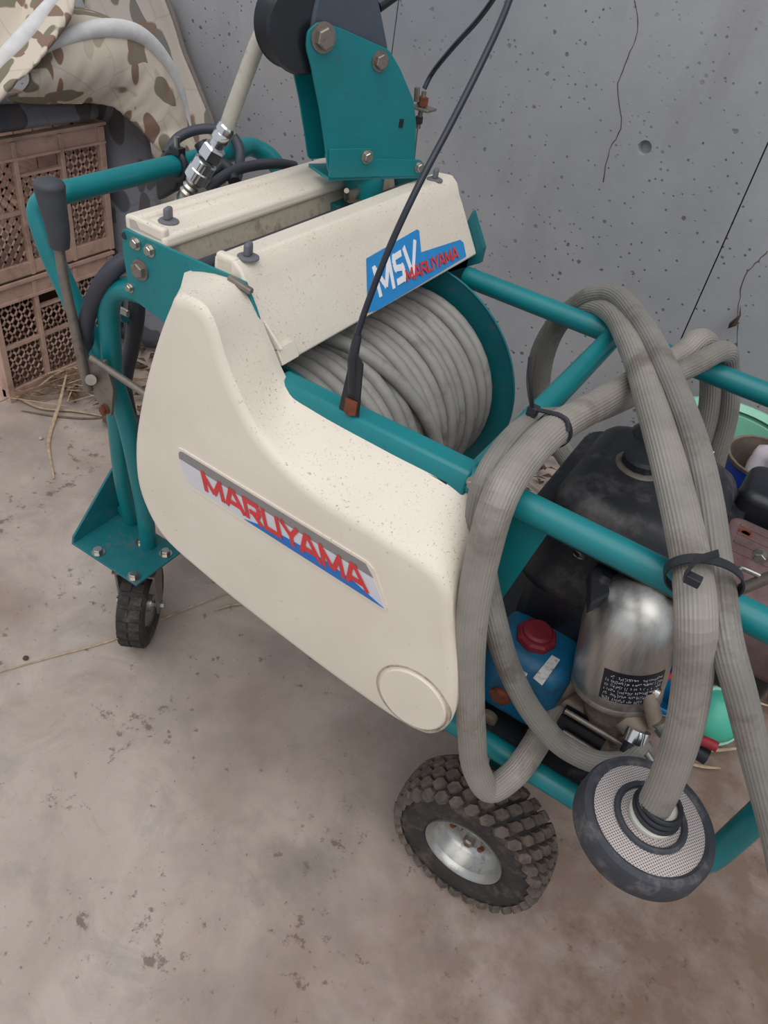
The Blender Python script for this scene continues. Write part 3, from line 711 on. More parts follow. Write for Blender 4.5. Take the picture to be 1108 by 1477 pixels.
for p, s in (((-0.6347, 1.0327, 1.0128),.9),((-0.5927, 1.1248, 0.9939),.75)): bolt(p, TN, twr, BOLT, s)
obj('slot', MB().box(V((-0.6136, 1.0859, 1.0578)), (.0012,.007,.012), Matrix.Rotation(math.atan2(-.415,.91),3,'Z')), 'black_satin', twr)
pc = V((-0.6750, 0.9527, 1.1644))-TN*.035
u_ = -TU
obj('pulley', MB().lathe(pc+TN*.022+u_*.020+Vector((0,0,.006)), -TN, [(.012,0),(.052,0),(.0555,.004),(.052,.009),(.042,.016),(.039,.022),(.042,.028),(.052,.035),(.0555,.040),(.052,.044),(.012,.044)], 56), 'black_satin', S, smooth=35)
hd = [(-0.6880, 0.9434, 1.1574), (-0.6875, 0.9446, 1.1888), (-0.6826, 0.9553, 1.2343), (-0.6569, 1.0117, 1.2536), (-0.6477, 1.0318, 1.2174), (-0.6426, 1.0431, 1.1903), (-0.6347, 1.0603, 1.1484), (-0.6531, 1.0199, 1.1179)]
obj('guide_head', MB().prism(sm(hd, .01), -TN*.046), 'guide_grey', S, smooth=25, bevel=.004)
obj('guide_arm', MB().cyl(V((-0.6544, 1.0461, 1.2016)), V((-0.6133, 1.1362, 1.2621)), .009, n=12), 'black_satin', S)
post = Vector((-.654,1.068,0))
obj('swivel_post', MB().lathe(post+Vector((0,0,.905)), (0,0,1), [(.026,0),(.026,.045),(.0295,.046),(.0295,.072),(.026,.074),(.026,.078)], 32), 'beige_metal', S, smooth=35)
obj('post_sleeve', MB().lathe(post+Vector((0,0,.945)), (0,0,1), [(.030,0),(.030,.036)], 32), 'teal', S)
obj('carriage', MB().box((-.652,1.068,.917), (.075,.10,.03)), 'teal_dull', S, bevel=.003)
wb = obj('wing_bolt', MB().cyl((-0.6409, 1.0088, 0.9550), (-0.6525, 1.0450, 0.9550), .008, n=12).cyl((-0.6502, 1.0141, 0.9480), (-0.6338, 0.9858, 0.9720), .004, n=10), 'steel_dull', S)

# ---- hose end: cream hose over the pulley down to a coupling beside the rear cover
hp = [(-0.6976, 0.9754, 1.2573), (-0.7172, 0.9325, 1.2211), (-0.7797, 0.9800, 1.1766), (-0.7949, 0.9650, 1.1326), (-0.8062, 0.9500, 1.0849), (-0.8185, 0.9350, 1.0328), (-0.8224, 0.9320, 1.0169)]
obj('hose_end', MB().tube(spl(hp, 8), .0115, 14), 'hose_cream', S, label='pale hose end hanging from the pulley')
k0, k1 = V((-0.8193, 0.9330, 1.0224)), V((-0.8841, 0.9000, 0.9007)); kd = (k1-k0).normalized(); kl = (k1-k0).length
cp = obj('hose_coupling', MB().lathe(k0, kd, [(.0125,0),(.0145,.003),(.0145,.012),(.012,.014),(.014,.018),(.014,.026),(.011,.028),(.011,kl*.28)], 24), 'chrome', S, smooth=30)
obj('coupling_nut', MB().lathe(k0+kd*kl*.27, kd, [(.0155,0),(.0185,.003),(.0185,.020),(.0155,.023)], 6), 'chrome', cp, smooth=25)
obj('coupling_body', MB().lathe(k0+kd*kl*.46, kd, [(.015,0),(.018,.002),(.018,.016),(.0195,.018),(.0195,.034),(.015,.037)], 24), 'chrome', cp, smooth=30)
obj('coupling_tail', MB().lathe(k0+kd*kl*.72, kd, [(.012,0),(.0135,.004),(.0105,.010),(.0135,.014),(.0105,.020),(.0135,.024),(.0105,.030),(.0125,.040),(.010,.055)], 20), 'steel', cp, smooth=30)

# ---- clamp, rubber straps and dark leads on the handle bar
cl = obj('hose_clamp', MB().tube(spl([(HX+.0215*math.cos(a), .955, HZ+.0215*math.sin(a)) for a in [k*math.pi/6 for k in range(12)]], 2, True), .006, 8, True).box((HX+.004,.955,HZ+.024),(.022,.016,.012)), 'tie_black', S, bevel=.001)
obj('clamp_screw', MB().cyl((HX+.004,.955,HZ+.025),(HX+.004,.955,HZ+.045), .005, n=10), 'steel', cl)
obj('rubber_strap', MB().tube(spl([(-0.8910, 0.9650, 0.9146), (-0.8774, 0.9700, 0.9329), (-0.8716, 0.9800, 0.9436), (-0.8568, 0.9800, 0.9392), (-0.8391, 0.9700, 0.9287)], 6), .010, 10), 'tie_black', S)
obj('rubber_strap', MB().tube(spl([(-0.9300, 0.9916, 0.9604), (-0.9150, 0.9915, 0.9439), (-0.9050, 0.9971, 0.9271), (-0.9000, 1.0052, 0.9046)], 6), .0125, 10), 'tie_black', S)
obj('hose_rest', MB().prism([(-0.9991, 0.9500, 0.8907), (-0.9868, 0.9500, 0.9276), (-0.9441, 0.9500, 0.9458), (-0.9313, 0.9500, 0.9233), (-0.9517, 0.9500, 0.8851), (-0.9952, 0.9500, 0.8547)], (0,.02,0)), 'tie_black', S, bevel=.005)
obj('rubber_lead', MB().tube(spl([(-1.0183, 1.0000, 0.9178), (-1.0173, 1.0300, 0.9408), (-0.9905, 1.0600, 0.9571), (-0.9482, 1.0800, 0.9586), (-0.9244, 1.0800, 0.9422), (-0.9051, 1.0600, 0.9233), (-0.8621, 1.0000, 0.9165)], 6), .0085, 12), 'dark_hose', S)
obj('rubber_lead', MB().tube(spl([(-0.8588, 0.9300, 0.9196), (-0.8509, 0.9700, 0.9383), (-0.8428, 1.0200, 0.9439), (-0.8241, 1.0600, 0.9457), (-0.8177, 1.1000, 0.9363)], 6), .0085, 12), 'dark_hose', S)
obj('delivery_hose', MB().tube(spl([(-.73,.80,.93), (-0.7983, 0.7000, 0.8849), (-0.8139, 0.6850, 0.8665), (-0.8475, 0.6820, 0.8207), (-0.8756, 0.6830, 0.7687), (-0.8923, 0.6900, 0.7242), (-0.9135, 0.7150, 0.6706), (-0.9311, 0.7500, 0.6149), (-0.9521, 0.7900, 0.5216), (-.80,.84,.46)], 8), .0125, 14), 'dark_hose', S)
obj('delivery_hose', MB().tube(spl([(-0.8930, 0.8000, 0.7668), (-0.9009, 0.8000, 0.7181), (-0.9277, 0.8100, 0.6538), (-0.9591, 0.8200, 0.5872), (-0.9907, 0.8400, 0.5269), (-1.0035, 0.8600, 0.4305)], 8), .014, 14), 'dark_hose', S)

# ---- traverse brake cable: adjuster on the tower, loop over the top, down to a tab on the channel
tab = V((-0.3837, 0.6550, 0.8736)); tabz = Vector((tab.x, .657, .8515))
ad = V((-0.6191, 1.1476, 1.0765))
cab = [V((-0.6183, 1.1494, 1.0978)), V((-0.6146, 1.1575, 1.1169)), (-0.5784, 1.1400, 1.1606), (-0.5358, 1.1200, 1.2058), (-0.5025, 1.0900, 1.2412), (-0.4538, 1.0200, 1.2870), (-0.4206, 0.9600, 1.2980), (-0.3948, 0.9000, 1.2834), (-0.3831, 0.8600, 1.2509), (-0.3768, 0.8200, 1.2158), (-0.3745, 0.7700, 1.1633), (-0.3754, 0.7200, 1.1067), (-0.3807, 0.6900, 1.0505), (-0.3866, 0.6720, 0.9953), (-0.3896, 0.6610, 0.9539), (-0.3900, 0.6550, 0.9191), tabz+Vector((0,0,.03))]
obj('brake_cable', MB().tube(spl(cab, 8), .0037, 10), 'cable_black', S, label='thin black brake cable looping from guide to channel')
sl = obj('cable_sleeve', MB().tube([V((-0.3900, 0.6610, 0.9503)), V((-0.3885, 0.6550, 0.9216)), tabz+Vector((0,0,.028))], [.0052,.006,.0068], 12), 'tie_black', S)
obj('cable_tab', MB().prism([tabz+Vector((-.014,-.004,0)), tabz+Vector((.014,-.004,0)), tabz+Vector((.010,-.004,.07)), tabz+Vector((-.006,-.004,.085))], (0,.0025,0)), 'black_plastic', S, smooth=20)
obj('cable_nut', MB().hexa(tabz+Vector((.003,-.002,.002)), tabz+Vector((.003,-.002,.020)), .0095), 'rust', S, smooth=25)
aj = obj('cable_adjuster', MB().cyl(V((-0.6179, 1.1501, 1.0940)), V((-0.6182, 1.1495, 1.0415)), .004, n=10), 'steel_dull', S)
obj('adjuster_nut', MB().hexa(V((-0.6178, 1.1505, 1.0862)), V((-0.6178, 1.1504, 1.0745)), .0085), 'rust', aj, smooth=25)
obj('adjuster_bracket', MB().box(V((-0.6169, 1.1524, 1.0706)), (.034,.030,.004)), 'steel_dull', aj, bevel=.001)
obj('adjuster_nut', MB().hexa(V((-0.6186, 1.1486, 1.0586)), V((-0.6183, 1.1493, 1.0486)), .006), 'tie_black', aj, smooth=25)
obj('adjuster_stud', MB().cyl(V((-0.6228, 1.1395, 1.0803)), V((-0.6239, 1.1371, 1.0996)), .0045, n=8), 'steel_dull', aj)
obj('inner_wire', MB().cyl(V((-0.6187, 1.1485, 1.0466)), V((-0.6168, 1.1526, 0.9857)), .0011, n=6), 'steel_dull', aj)

# ---- engine: fuel tank, shroud, muffler, air cleaner
def rbox(x0, x1, y0, y1, z0, z1, r, taper=0, n=6):
    """rounded box: superellipse-ish rings with softened top and bottom"""
    def ring(z, ins):
        a0, a1, b0, b1 = x0+ins, x1-ins, y0+ins, y1-ins; rr = max(.004, r-ins*.5); out = []
        for cx, cy, s in ((a1-rr,b1-rr,0),(a0+rr,b1-rr,1),(a0+rr,b0+rr,2),(a1-rr,b0+rr,3)):
            for k in range(n+1):
                a = (s+k/n)*math.pi/2; out.append(Vector((cx+rr*math.cos(a), cy+rr*math.sin(a), z)))
        return out
    e = min(r*.8, (z1-z0)*.45); L = []
    for k in range(n+1):
        a = k/n*math.pi/2; L.append(ring(z0+e*(1-math.sin(a)), e*(1-math.cos(a))))
    L = L[::1]
    L2 = [ring(z0+e-e*math.sin((n-k)/n*math.pi/2), e*(1-math.cos((n-k)/n*math.pi/2))) for k in range(n+1)]
    L3 = [ring(z1-e+e*math.sin(k/n*math.pi/2), taper+e*(1-math.cos(k/n*math.pi/2))) for k in range(n+1)]
    return MB().loft(L2+L3)
tank = obj('fuel_tank', rbox(-.178,.075,.822,1.115,.565,.752,.05,.016), 'tank_black', S, smooth=50, label='black moulded fuel tank')
obj('tank_seam', rbox(-.185,.082,.808,1.122,.690,.702,.05), 'tank_black', tank, smooth=40)
fc = V((-0.0799, 0.9724, 0.7520))
obj('cap_neck', MB().lathe(fc+Vector((0,0,-.002)), (0,0,1), [(.036,0),(.034,.004),(.026,.006)], 32), 'steel_dull', tank)
cap = obj('fuel_cap', MB().lathe(fc, (0,0,1), [(.026,0),(.0275,.004),(.0275,.014),(.024,.019),(.001,.020)], 12), 'black_plastic', tank, smooth=25)
obj('grip_recess', MB().tube(spl([(-0.0672, 1.0201, 0.7420), (-0.0869, 1.0344, 0.7420), (-0.1042, 1.0470, 0.7420), (-0.1093, 1.0772, 0.7420), (-0.0990, 1.1029, 0.7420), (-0.0815, 1.1095, 0.7420)], 6), [.008+.006*math.sin(i/30*math.pi) for i in range(31)], 10), 'black_satin', tank)
obj('warning_sticker', MB().prism([(-0.0139, 1.0878, 0.7535), (0.0020, 1.0933, 0.7535), (0.0006, 1.0591, 0.7535)], (0,0,.0008)), 'sticker', tank)
shroud = obj('engine_shroud', rbox(-.150,-.01,.838,.93,.40,.668,.018), 'black_satin', S, smooth=45)
obj('shroud_top', MB().box((-.092,.868,.667), (.105,.05,.006)), 'grip_grey', shroud, bevel=.002)
bolt((-0.0903, 0.8349, 0.6700), (0,0,1), shroud, BOLT, 1.0)
obj('shroud_bracket', MB().prism([(-0.0672, 0.8065, 0.6760), (-0.0609, 0.8452, 0.6760), (-0.0230, 0.8410, 0.6760), (-0.0261, 0.7916, 0.6760), (-0.0442, 0.7449, 0.6760)], (0,0,-.02)), 'black_plastic', shroud, bevel=.003)
obj('bracket_hole', MB().prism(sm([(-0.0520, 0.8086, 0.6765), (-0.0524, 0.8324, 0.6765), (-0.0287, 0.8337, 0.6765), (-0.0298, 0.8075, 0.6765)], .004), (0,0,.0008)), 'black_satin', shroud)
obj('crankcase', rbox(-.10,.07,.84,1.08,.362,.60,.03), 'black_satin', S, smooth=45)
obj('cylinder_block', rbox(.03,.22,.90,1.06,.50,.66,.02), 'black_satin', S, smooth=45)
muf = obj('muffler_guard', rbox(.058,.23,.86,1.045,.585,.705,.022), 'rusty_muffler', S, smooth=45, label='rusty louvred muffler guard')
for k in range(4):
    y = 1.015-k*.022
    obj('louvre', MB().box((.135,y,.7055), (.11,.006,.002)), 'rusty_muffler', muf, bevel=.0008)
obj('outlet', MB().lathe(V((0.0902, 1.0004, 0.7040)), (0,0,1), [(.010,0),(.010,.003),(.007,.003),(.006,.001),(.001,.001)], 20), 'rust', muf)
bolt((0.1055, 0.8590, 0.7753), (0,-1,0), muf, BOLT, .9)
obj('air_cleaner', rbox(.06,.24,1.055,1.16,.60,.735,.02), 'black_satin', S, smooth=45)
obj('throttle_wire', MB().tube(spl([(0.0846, 0.8000, 0.7638), (0.0832, 0.8000, 0.7783), (0.0875, 0.8000, 0.7871), (0.1006, 0.8000, 0.7889), (0.1209, 0.8000, 0.7887)], 5), .0028, 8), 'steel', S)
obj('control_rod', MB().cyl((0.0917, 0.8000, 0.7443), (0.1250, 0.8000, 0.8053), .007, n=12), 'steel_dull', S)

# ---- pump: blue crankcase, red filler, stainless air chamber, brass-brown manifold
pump = obj('pump', rbox(-.155,-.025,.745,.87,.375,.512,.035), 'pump_blue', S, smooth=45, label='blue pump crankcase with red filler cap')
rc = V((-.098,.802,.508))
obj('filler_cap', MB().lathe(rc, (0,0,1), [(.031,0),(.031,.014),(.028,.018)], 8), 'cap_red', pump, smooth=25)
obj('filler_top', MB().lathe(rc+Vector((0,0,.016)), (0,0,1), [(.023,0),(.023,.006),(.019,.009),(.001,.0095)], 28), 'cap_red', pump, smooth=35)
obj('pump_sticker', MB().prism([(-0.0653, 0.7875, 0.5130), (-0.0517, 0.7871, 0.5130), (-0.0549, 0.7270, 0.5130), (-0.0708, 0.7309, 0.5130)], (0,0,.0008)), 'sticker', pump)
obj('pump_sticker', MB().prism([(-0.0949, 0.7327, 0.5135), (-0.0803, 0.7321, 0.5135), (-0.0796, 0.7234, 0.5135), (-0.0942, 0.7239, 0.5135)], (0,0,.0008)), 'sticker', pump)
obj('sight_plug', MB().lathe(V((-0.1055, 0.7440, 0.4260)), (0,-1,0), [(.018,-.006),(.018,.004),(.012,.007),(.001,.007)], 6), 'rust', pump, smooth=25)
obj('oil_plug', MB().lathe(V((-0.1094, 0.7440, 0.3635)), (0,-1,0), [(.014,-.004),(.014,.006),(.008,.010),(.001,.01)], 18), 'cast_brown', pump)
DB = Vector((.036,.80,.492)); DA = Vector((-.20,.06,1)).normalized()
pr_ = [(.014,0),(.036,.002),(.055,.012),(.0625,.028),(.064,.048),(.064,.130),(.0625,.152),(.057,.172),(.047,.188),(.032,.199),(.015,.204),(.001,.205)]
dome = obj('air_chamber', MB().lathe(DB, DA, pr_, 64), 'stainless', S, smooth=60, label='polished stainless air chamber with black label')
obj('chamber_seam', MB().lathe(DB, DA, [(.0615,.018),(.0645,.021),(.0645,.026),(.0625,.029)], 48, cap=False), 'steel_dull', dome)
# black text label wrapped on the chamber
tc = Vector((0,0,1.35))-DB; E1 = (tc-DA*tc.dot(DA)).normalized(); E2 = DA.cross(E1)
def onchamber(u, z, off):
    a = -.30+u*1.35; r_ = .064+off; return DB+DA*z+(E1*math.cos(a)+E2*math.sin(a))*r_
LZ0, LZ1 = .046, .098
m = MB().grid([[onchamber(i/14, LZ0+(LZ1-LZ0)*j, .0006) for j in (0,1)] for i in range(15)])
lab_ = obj('chamber_label', m, 'label_black', dome, smooth=60)
rg = random.Random(3)
m = MB()
for row in range(6):
    z1 = LZ1-.006-row*.0078; u = .05 if row else .12
    while u < .95:
        wd = rg.uniform(.010,.022)
        if rg.random() < .85:
            for _ in range(3):
                uu = u+rg.uniform(0,wd); zz = z1-rg.uniform(0,.0035); L_ = rg.uniform(.004,.014)
                if rg.random() < .6: m.add([onchamber(uu,zz,.0009), onchamber(uu+L_,zz,.0009), onchamber(uu+L_,zz-.0009,.0009), onchamber(uu,zz-.0009,.0009)], [(0,1,2,3)])
                else: m.add([onchamber(uu,zz,.0009), onchamber(uu+.003,zz,.0009), onchamber(uu+.003,zz-.0035,.0009), onchamber(uu,zz-.0035,.0009)], [(0,1,2,3)])
        u += wd+.012
obj('label_print', m, 'letter_white', lab_, smooth=0)
obj('chamber_neck', MB().lathe(DB, DA, [(.038,-.055),(.038,-.028),(.028,-.022),(.028,.004)], 32), 'cast_brown', S, smooth=35)
man = obj('pump_manifold', rbox(-.055,.085,.775,.86,.385,.452,.016), 'cast_brown', S, smooth=45)
obj('manifold_arm', MB().tube([(-.012,.815,.51),(-.035,.79,.46),(-.05,.765,.405)], [.017,.019,.018], 14), 'cast_brown', man)
obj('manifold_arm', MB().tube([(.03,.80,.44),(.085,.785,.42),(.13,.775,.405)], [.018,.017,.016], 14), 'cast_brown', man)
for q in (((-0.0127, 0.7400, 0.4757), (0.0828, 0.7400, 0.4748)), ((-0.0020, 0.7400, 0.4328), (0.0783, 0.7400, 0.4303))):
    obj('tie_rod', MB().cyl(q[0], q[1], .0042, n=10), 'steel_dull', man)
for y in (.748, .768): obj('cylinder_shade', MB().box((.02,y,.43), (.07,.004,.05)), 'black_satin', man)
dv = obj('discharge_valve', MB().cyl((0.0643, 0.7600, 0.5064), (0.0901, 0.7500, 0.5006), .020, n=20).cyl((0.0715, 0.7700, 0.5585), (0.1020, 0.7500, 0.5289), .011, n=16), 'cast_brown', S, smooth=35)
obj('valve_collar', MB().lathe(V((0.0832, 0.7420, 0.5174)), V((0.0894, 0.7150, 0.4792))-V((0.0832, 0.7420, 0.5174)), [(.016,0),(.0165,.004),(.0165,.018),(.014,.020)], 24), 'chrome', dv, smooth=35)
obj('hose_barb', MB().cyl((0.0854, 0.7350, 0.5046), (0.0886, 0.7120, 0.4788), .0135, n=20), 'black_satin', dv)
obj('valve_fitting', MB().cyl((0.0696, 0.7750, 0.5593), (0.0843, 0.7750, 0.5596), .010, n=16).cyl((0.1003, 0.7200, 0.5063), (0.1146, 0.7200, 0.4949), .008, n=12).hexa((0.0986, 0.7500, 0.5421), (0.1157, 0.7500, 0.5287), .012), 'steel', dv, smooth=30)
obj('white_tube', MB().cyl((0.0556, 0.8000, 0.5029), (0.0768, 0.7900, 0.4944), .013, n=18), 'white_plastic', dv)
rv = obj('relief_lever', MB().tube(spl([(0.1527, 0.8000, 0.4919), (0.1699, 0.8000, 0.4983), (0.1858, 0.8000, 0.5001)], 3), .0075, 10), 'red_plastic', S)
obj('lever_stub', MB().cyl((0.1626, 0.8000, 0.4733), (0.1831, 0.8000, 0.4724), .012, n=14), 'black_plastic', rv)


# ================================================================ suction hose with its strainer
SH = tag(empty('suction_hose', (.12,.62,.5)), 'thick ribbed grey suction hose looped over the rails with round strainer', 'hose')
sh1 = [(-.02,.80,.42), (-0.0269, 0.7450, 0.4193), (-0.0270, 0.7000, 0.4168), (-0.0332, 0.6580, 0.3957), (-0.0519, 0.6320, 0.3701), (-0.0784, 0.6200, 0.4082), (-0.1059, 0.6120, 0.4993), (-0.1338, 0.6000, 0.6239), (-0.1507, 0.5970, 0.7169), (-0.1603, 0.6020, 0.7970), (-0.1645, 0.6120, 0.8730), (-0.1695, 0.6809, 0.8800), (-0.1655, 0.7480, 0.8850), (-0.1511, 0.8737, 0.8680), (-0.1332, 1.0223, 0.8500), (-0.1042, 1.1503, 0.8520), (-.095,1.185,.866), (-.075,1.245,.830), (-0.0397, 1.2500, 0.7506), (-0.0230, 1.2400, 0.6782), (-0.0182, 1.2200, 0.5680), (-.16,1.20,.50), (-0.1882, 1.2200, 0.5223), (-0.2521, 1.2500, 0.5473), (-0.3077, 1.2700, 0.5836), (-0.3434, 1.2750, 0.6441), (-0.3486, 1.2650, 0.7134), (-0.3290, 1.2500, 0.7855), (-0.2968, 1.2350, 0.8331), (-0.2474, 1.2000, 0.8573), (-0.1625, 1.0405, 0.8840), (-0.0708, 0.8405, 0.8970), (-0.0137, 0.7255, 0.8920), (0.0331, 0.6387, 0.8760), (0.0550, 0.5900, 0.8638), (0.0770, 0.5940, 0.8044), (0.1018, 0.6000, 0.7189), (0.1201, 0.6030, 0.6224), (0.1259, 0.6040, 0.5695)]
ho = obj('hose', MB().tube(spl(sh1, 7), .0195, 60, ridge=.03), 'suction_grey', SH, smooth=7)
# strainer: disc hanging on the hose end, gauze faces in a rubber rim
sc0 = V((0.1303, 0.6060, 0.5415)); sax = (V((.05,.0,1))).normalized()
RD = .083
rim = obj('strainer_rim', MB().lathe(sc0, sax, [(RD-.015,.000),(RD-.011,.003),(RD-.003,.001),(RD,-.006),(RD+.001,-.030),(RD-.004,-.039),(RD-.016,-.041),(RD-.020,-.038)], 72, cap=False), 'strainer_rim', SH, smooth=45)
g1 = obj('strainer_gauze', MB().lathe(sc0, sax, [(.022,.0035),(.045,.002),(RD-.012,-.001)], 64, cap=False), 'gauze', SH, smooth=60)
q = Vector((0,0,1)).rotation_difference(sax)
obj('strainer_gauze', MB().lathe(sc0, sax, [(.001,-.042),(.045,-.041),(RD-.018,-.039)], 64, cap=False), 'gauze', SH, smooth=60)
obj('strainer_collar', MB().tube([sc0+q@Vector((.041*math.cos(a), .041*math.sin(a), .004)) for a in [k*math.pi/24 for k in range(48)]], .0042, 8, True), 'strainer_rim', SH)
obj('strainer_spigot', MB().lathe(sc0, sax, [(.026,.001),(.028,.004),(.028,.010),(.024,.014),(.0215,.03)], 32), 'white_plastic', SH, smooth=35)
m = MB()
for k in range(3):
    tilt = Vector((.35-.5*k*.4, .1*k, 1)).normalized(); qq = sax.rotation_difference((sax+(q@tilt)*.25).normalized())
    m.tube([sc0+sax*(.020+.007*k)+qq@(q@Vector(((.027-.002*k)*math.cos(a), (.027-.002*k)*math.sin(a), 0))) for a in [j*math.pi/16 for j in range(32)]], .0032, 8, True)
obj('strainer_strap', m, 'tie_black', SH)
def tie(p, d, rx, ry, side, parent, w=.0055):
    """cable tie: flat band round one or two hoses"""
    d = V(d).normalized(); s = (V(side)-d*V(side).dot(d)).normalized(); n_ = d.cross(s); m = MB(); P0 = []; P1 = []
    ring = [(p+s*rx*math.cos(a)+n_*ry*math.sin(a)) for a in [k*math.pi/16 for k in range(32)]]
    m.loft([[r_-d*w for r_ in ring], [r_+d*w for r_ in ring], [p+(r_-p)*1.06+d*w for r_ in ring], [p+(r_-p)*1.06-d*w for r_ in ring], [r_-d*w for r_ in ring]], cap=(False,False))
    o = obj('cable_tie', m, 'tie_black', parent, smooth=50); return o, s, n_

# ================================================================ thinner return hose
RH = tag(empty('return_hose', (.1,.66,.5)), 'thinner grey return hose tied beside the suction hose, ending bottom right', 'hose')
rh = [(.075,.79,.41), (0.0979, 0.7280, 0.4985), (0.0890, 0.7120, 0.4828), (0.0593, 0.7000, 0.4647), (0.0103, 0.6900, 0.4670), (-0.0452, 0.6750, 0.5135), (-0.0950, 0.6550, 0.5923), (-0.1332, 0.6350, 0.6838), (-0.1666, 0.6450, 0.7377), (-0.1868, 0.6480, 0.7850), (-0.1919, 0.6400, 0.8547), (-0.1963, 0.6821, 0.8720), (-0.1948, 0.7646, 0.8720), (-0.1676, 0.8571, 0.8500), (-0.1354, 0.9709, 0.8400), (-0.1082, 1.0599, 0.8450), (-0.0807, 1.1064, 0.8620), (-.055,1.185,.866), (-.04,1.25,.82), (-0.0093, 1.2500, 0.7512), (0.0048, 1.2400, 0.6924), (0.0131, 1.2200, 0.5698), (-.15,1.20,.46), (-0.1562, 1.2000, 0.5012), (-0.2163, 1.2200, 0.5375), (-0.2742, 1.2400, 0.5694), (-0.3140, 1.2500, 0.6221), (-0.3336, 1.2500, 0.7039), (-0.3261, 1.2400, 0.7807), (-0.2952, 1.2250, 0.8471), (-0.2491, 1.2000, 0.8820), (-0.1708, 1.0904, 0.9000), (-0.0847, 0.9288, 0.9120), (-0.0224, 0.8125, 0.9080), (0.0174, 0.7353, 0.8950), (0.0556, 0.6633, 0.8700), (0.0877, 0.6020, 0.8476), (0.1259, 0.6000, 0.7951), (0.1727, 0.6050, 0.7240), (0.2362, 0.6100, 0.6303), (0.3222, 0.6200, 0.4996), (.46,.66,.36), (.60,.72,.18), (.70,.80,.06), (.80,.92,.018), (.95,1.10,.017)]
obj('hose', MB().tube(spl(rh, 7), .0158, 48, ridge=.035), 'return_grey', RH, smooth=7)
# cable ties: the one round both hoses, one on the suction hose by the cross bar, one upright tail
o, s, n_ = tie(V((0.0468, 0.6346, 0.8740)), V((0.0334, 0.6441, 0.8720))-V((0.0550, 0.5900, 0.8638)), .0365, .0275, V((0.0576, 0.6549, 0.8700))-V((0.0366, 0.6345, 0.8720)), SH)
h0 = V((0.0361, 0.5855, 0.9050))
obj('tie_head', MB().box(h0, (.014,.010,.009)), 'tie_black', SH, bevel=.001)
obj('tie_tail', MB().prism([(0.0264, 0.5823, 0.9100), (0.0278, 0.5700, 0.9100), (0.0321, 0.5945, 0.9150), (0.0474, 0.6195, 0.9150), (0.0440, 0.6286, 0.9150), (0.0289, 0.6102, 0.9100)], (0,0,.0018)), 'tie_black', SH)
o, s, n_ = tie(V((-0.1648, 0.7526, 0.8850)), V((-0.1480, 0.8556, 0.8780))-V((-0.1695, 0.6809, 0.8800)), .0205, .0205, Vector((0,0,1)), SH, .003)
obj('tie_head', MB().box(V((-0.1970, 0.7559, 0.8950)), (.012,.012,.012)), 'tie_black', SH, bevel=.001)
obj('tie_tail', MB().tube(spl([(-0.1963, 0.7543, 0.8980), (-0.1706, 0.7513, 0.9050), (-0.1544, 0.7498, 0.9050), (-0.1484, 0.7452, 0.8950)], 5), .0028, 8), 'tie_black', SH)
obj('tie_tail', MB().tube(spl([(-0.1979, 0.7525, 0.9000), (-0.2028, 0.7393, 0.9300), (-0.2098, 0.7377, 0.9500), (-0.2141, 0.7393, 0.9650)], 5), .0024, 8), 'tie_black', SH)
obj('inlet_clamp', MB().tube([V((-0.0285, 0.7620, 0.3666))+Vector((.024*math.cos(a)*.8, .010*math.sin(a), .024*math.sin(a))) for a in [k*math.pi/12 for k in range(24)]], .003, 8, True), 'steel', SH)
obj('inlet_sleeve', MB().tube([(-0.0268, 0.7680, 0.3800), (-0.0290, 0.7520, 0.3632)], .0245, 24), 'black_satin', SH)

# ================================================================ crates
def bars(m, pts, w, d, xo):
    """flat bar between two (y,z) points in a crate face at x=xo"""
    (y0,z0),(y1,z1) = pts; L = math.hypot(y1-y0, z1-z0); n = (-(z1-z0)/L*w/2, (y1-y0)/L*w/2)
    q = [(xo,y0+n[0],z0+n[1]),(xo,y1+n[0],z1+n[1]),(xo,y1-n[0],z1-n[1]),(xo,y0-n[0],z0-n[1])]
    m.prism(q, (-d,0,0))
def clip(y0,z0,y1,z1,a0,a1,b0,b1):
    dy, dz = y1-y0, z1-z0; t0, t1 = 0, 1
    for p_, q_ in ((-dy,y0-a0),(dy,a1-y0),(-dz,z0-b0),(dz,b1-z0)):
        if abs(p_) < 1e-9:
            if q_ < 0: return None
        else:
            r_ = q_/p_
            if p_ < 0: t0 = max(t0, r_)
            else: t1 = min(t1, r_)
    if t0 >= t1: return None
    return (y0+dy*t0, z0+dz*t0), (y0+dy*t1, z0+dz*t1)
def lattice(m, a0, a1, b0, b1, xo, p=.0275, w=.0068, d=.003):
    s = 1.25
    rng = int((a1-a0+(b1-b0))/p)+3
    for k in range(-rng, rng):
        for sg in (1,-1):
            y_ = a0+k*p if sg == 1 else a1-k*p
            c_ = clip(y_, b0, y_+sg*(b1-b0)/s, b1, a0, a1, b0, b1)
            if c_ and math.dist(*c_) > .004: bars(m, c_, w, d, xo)
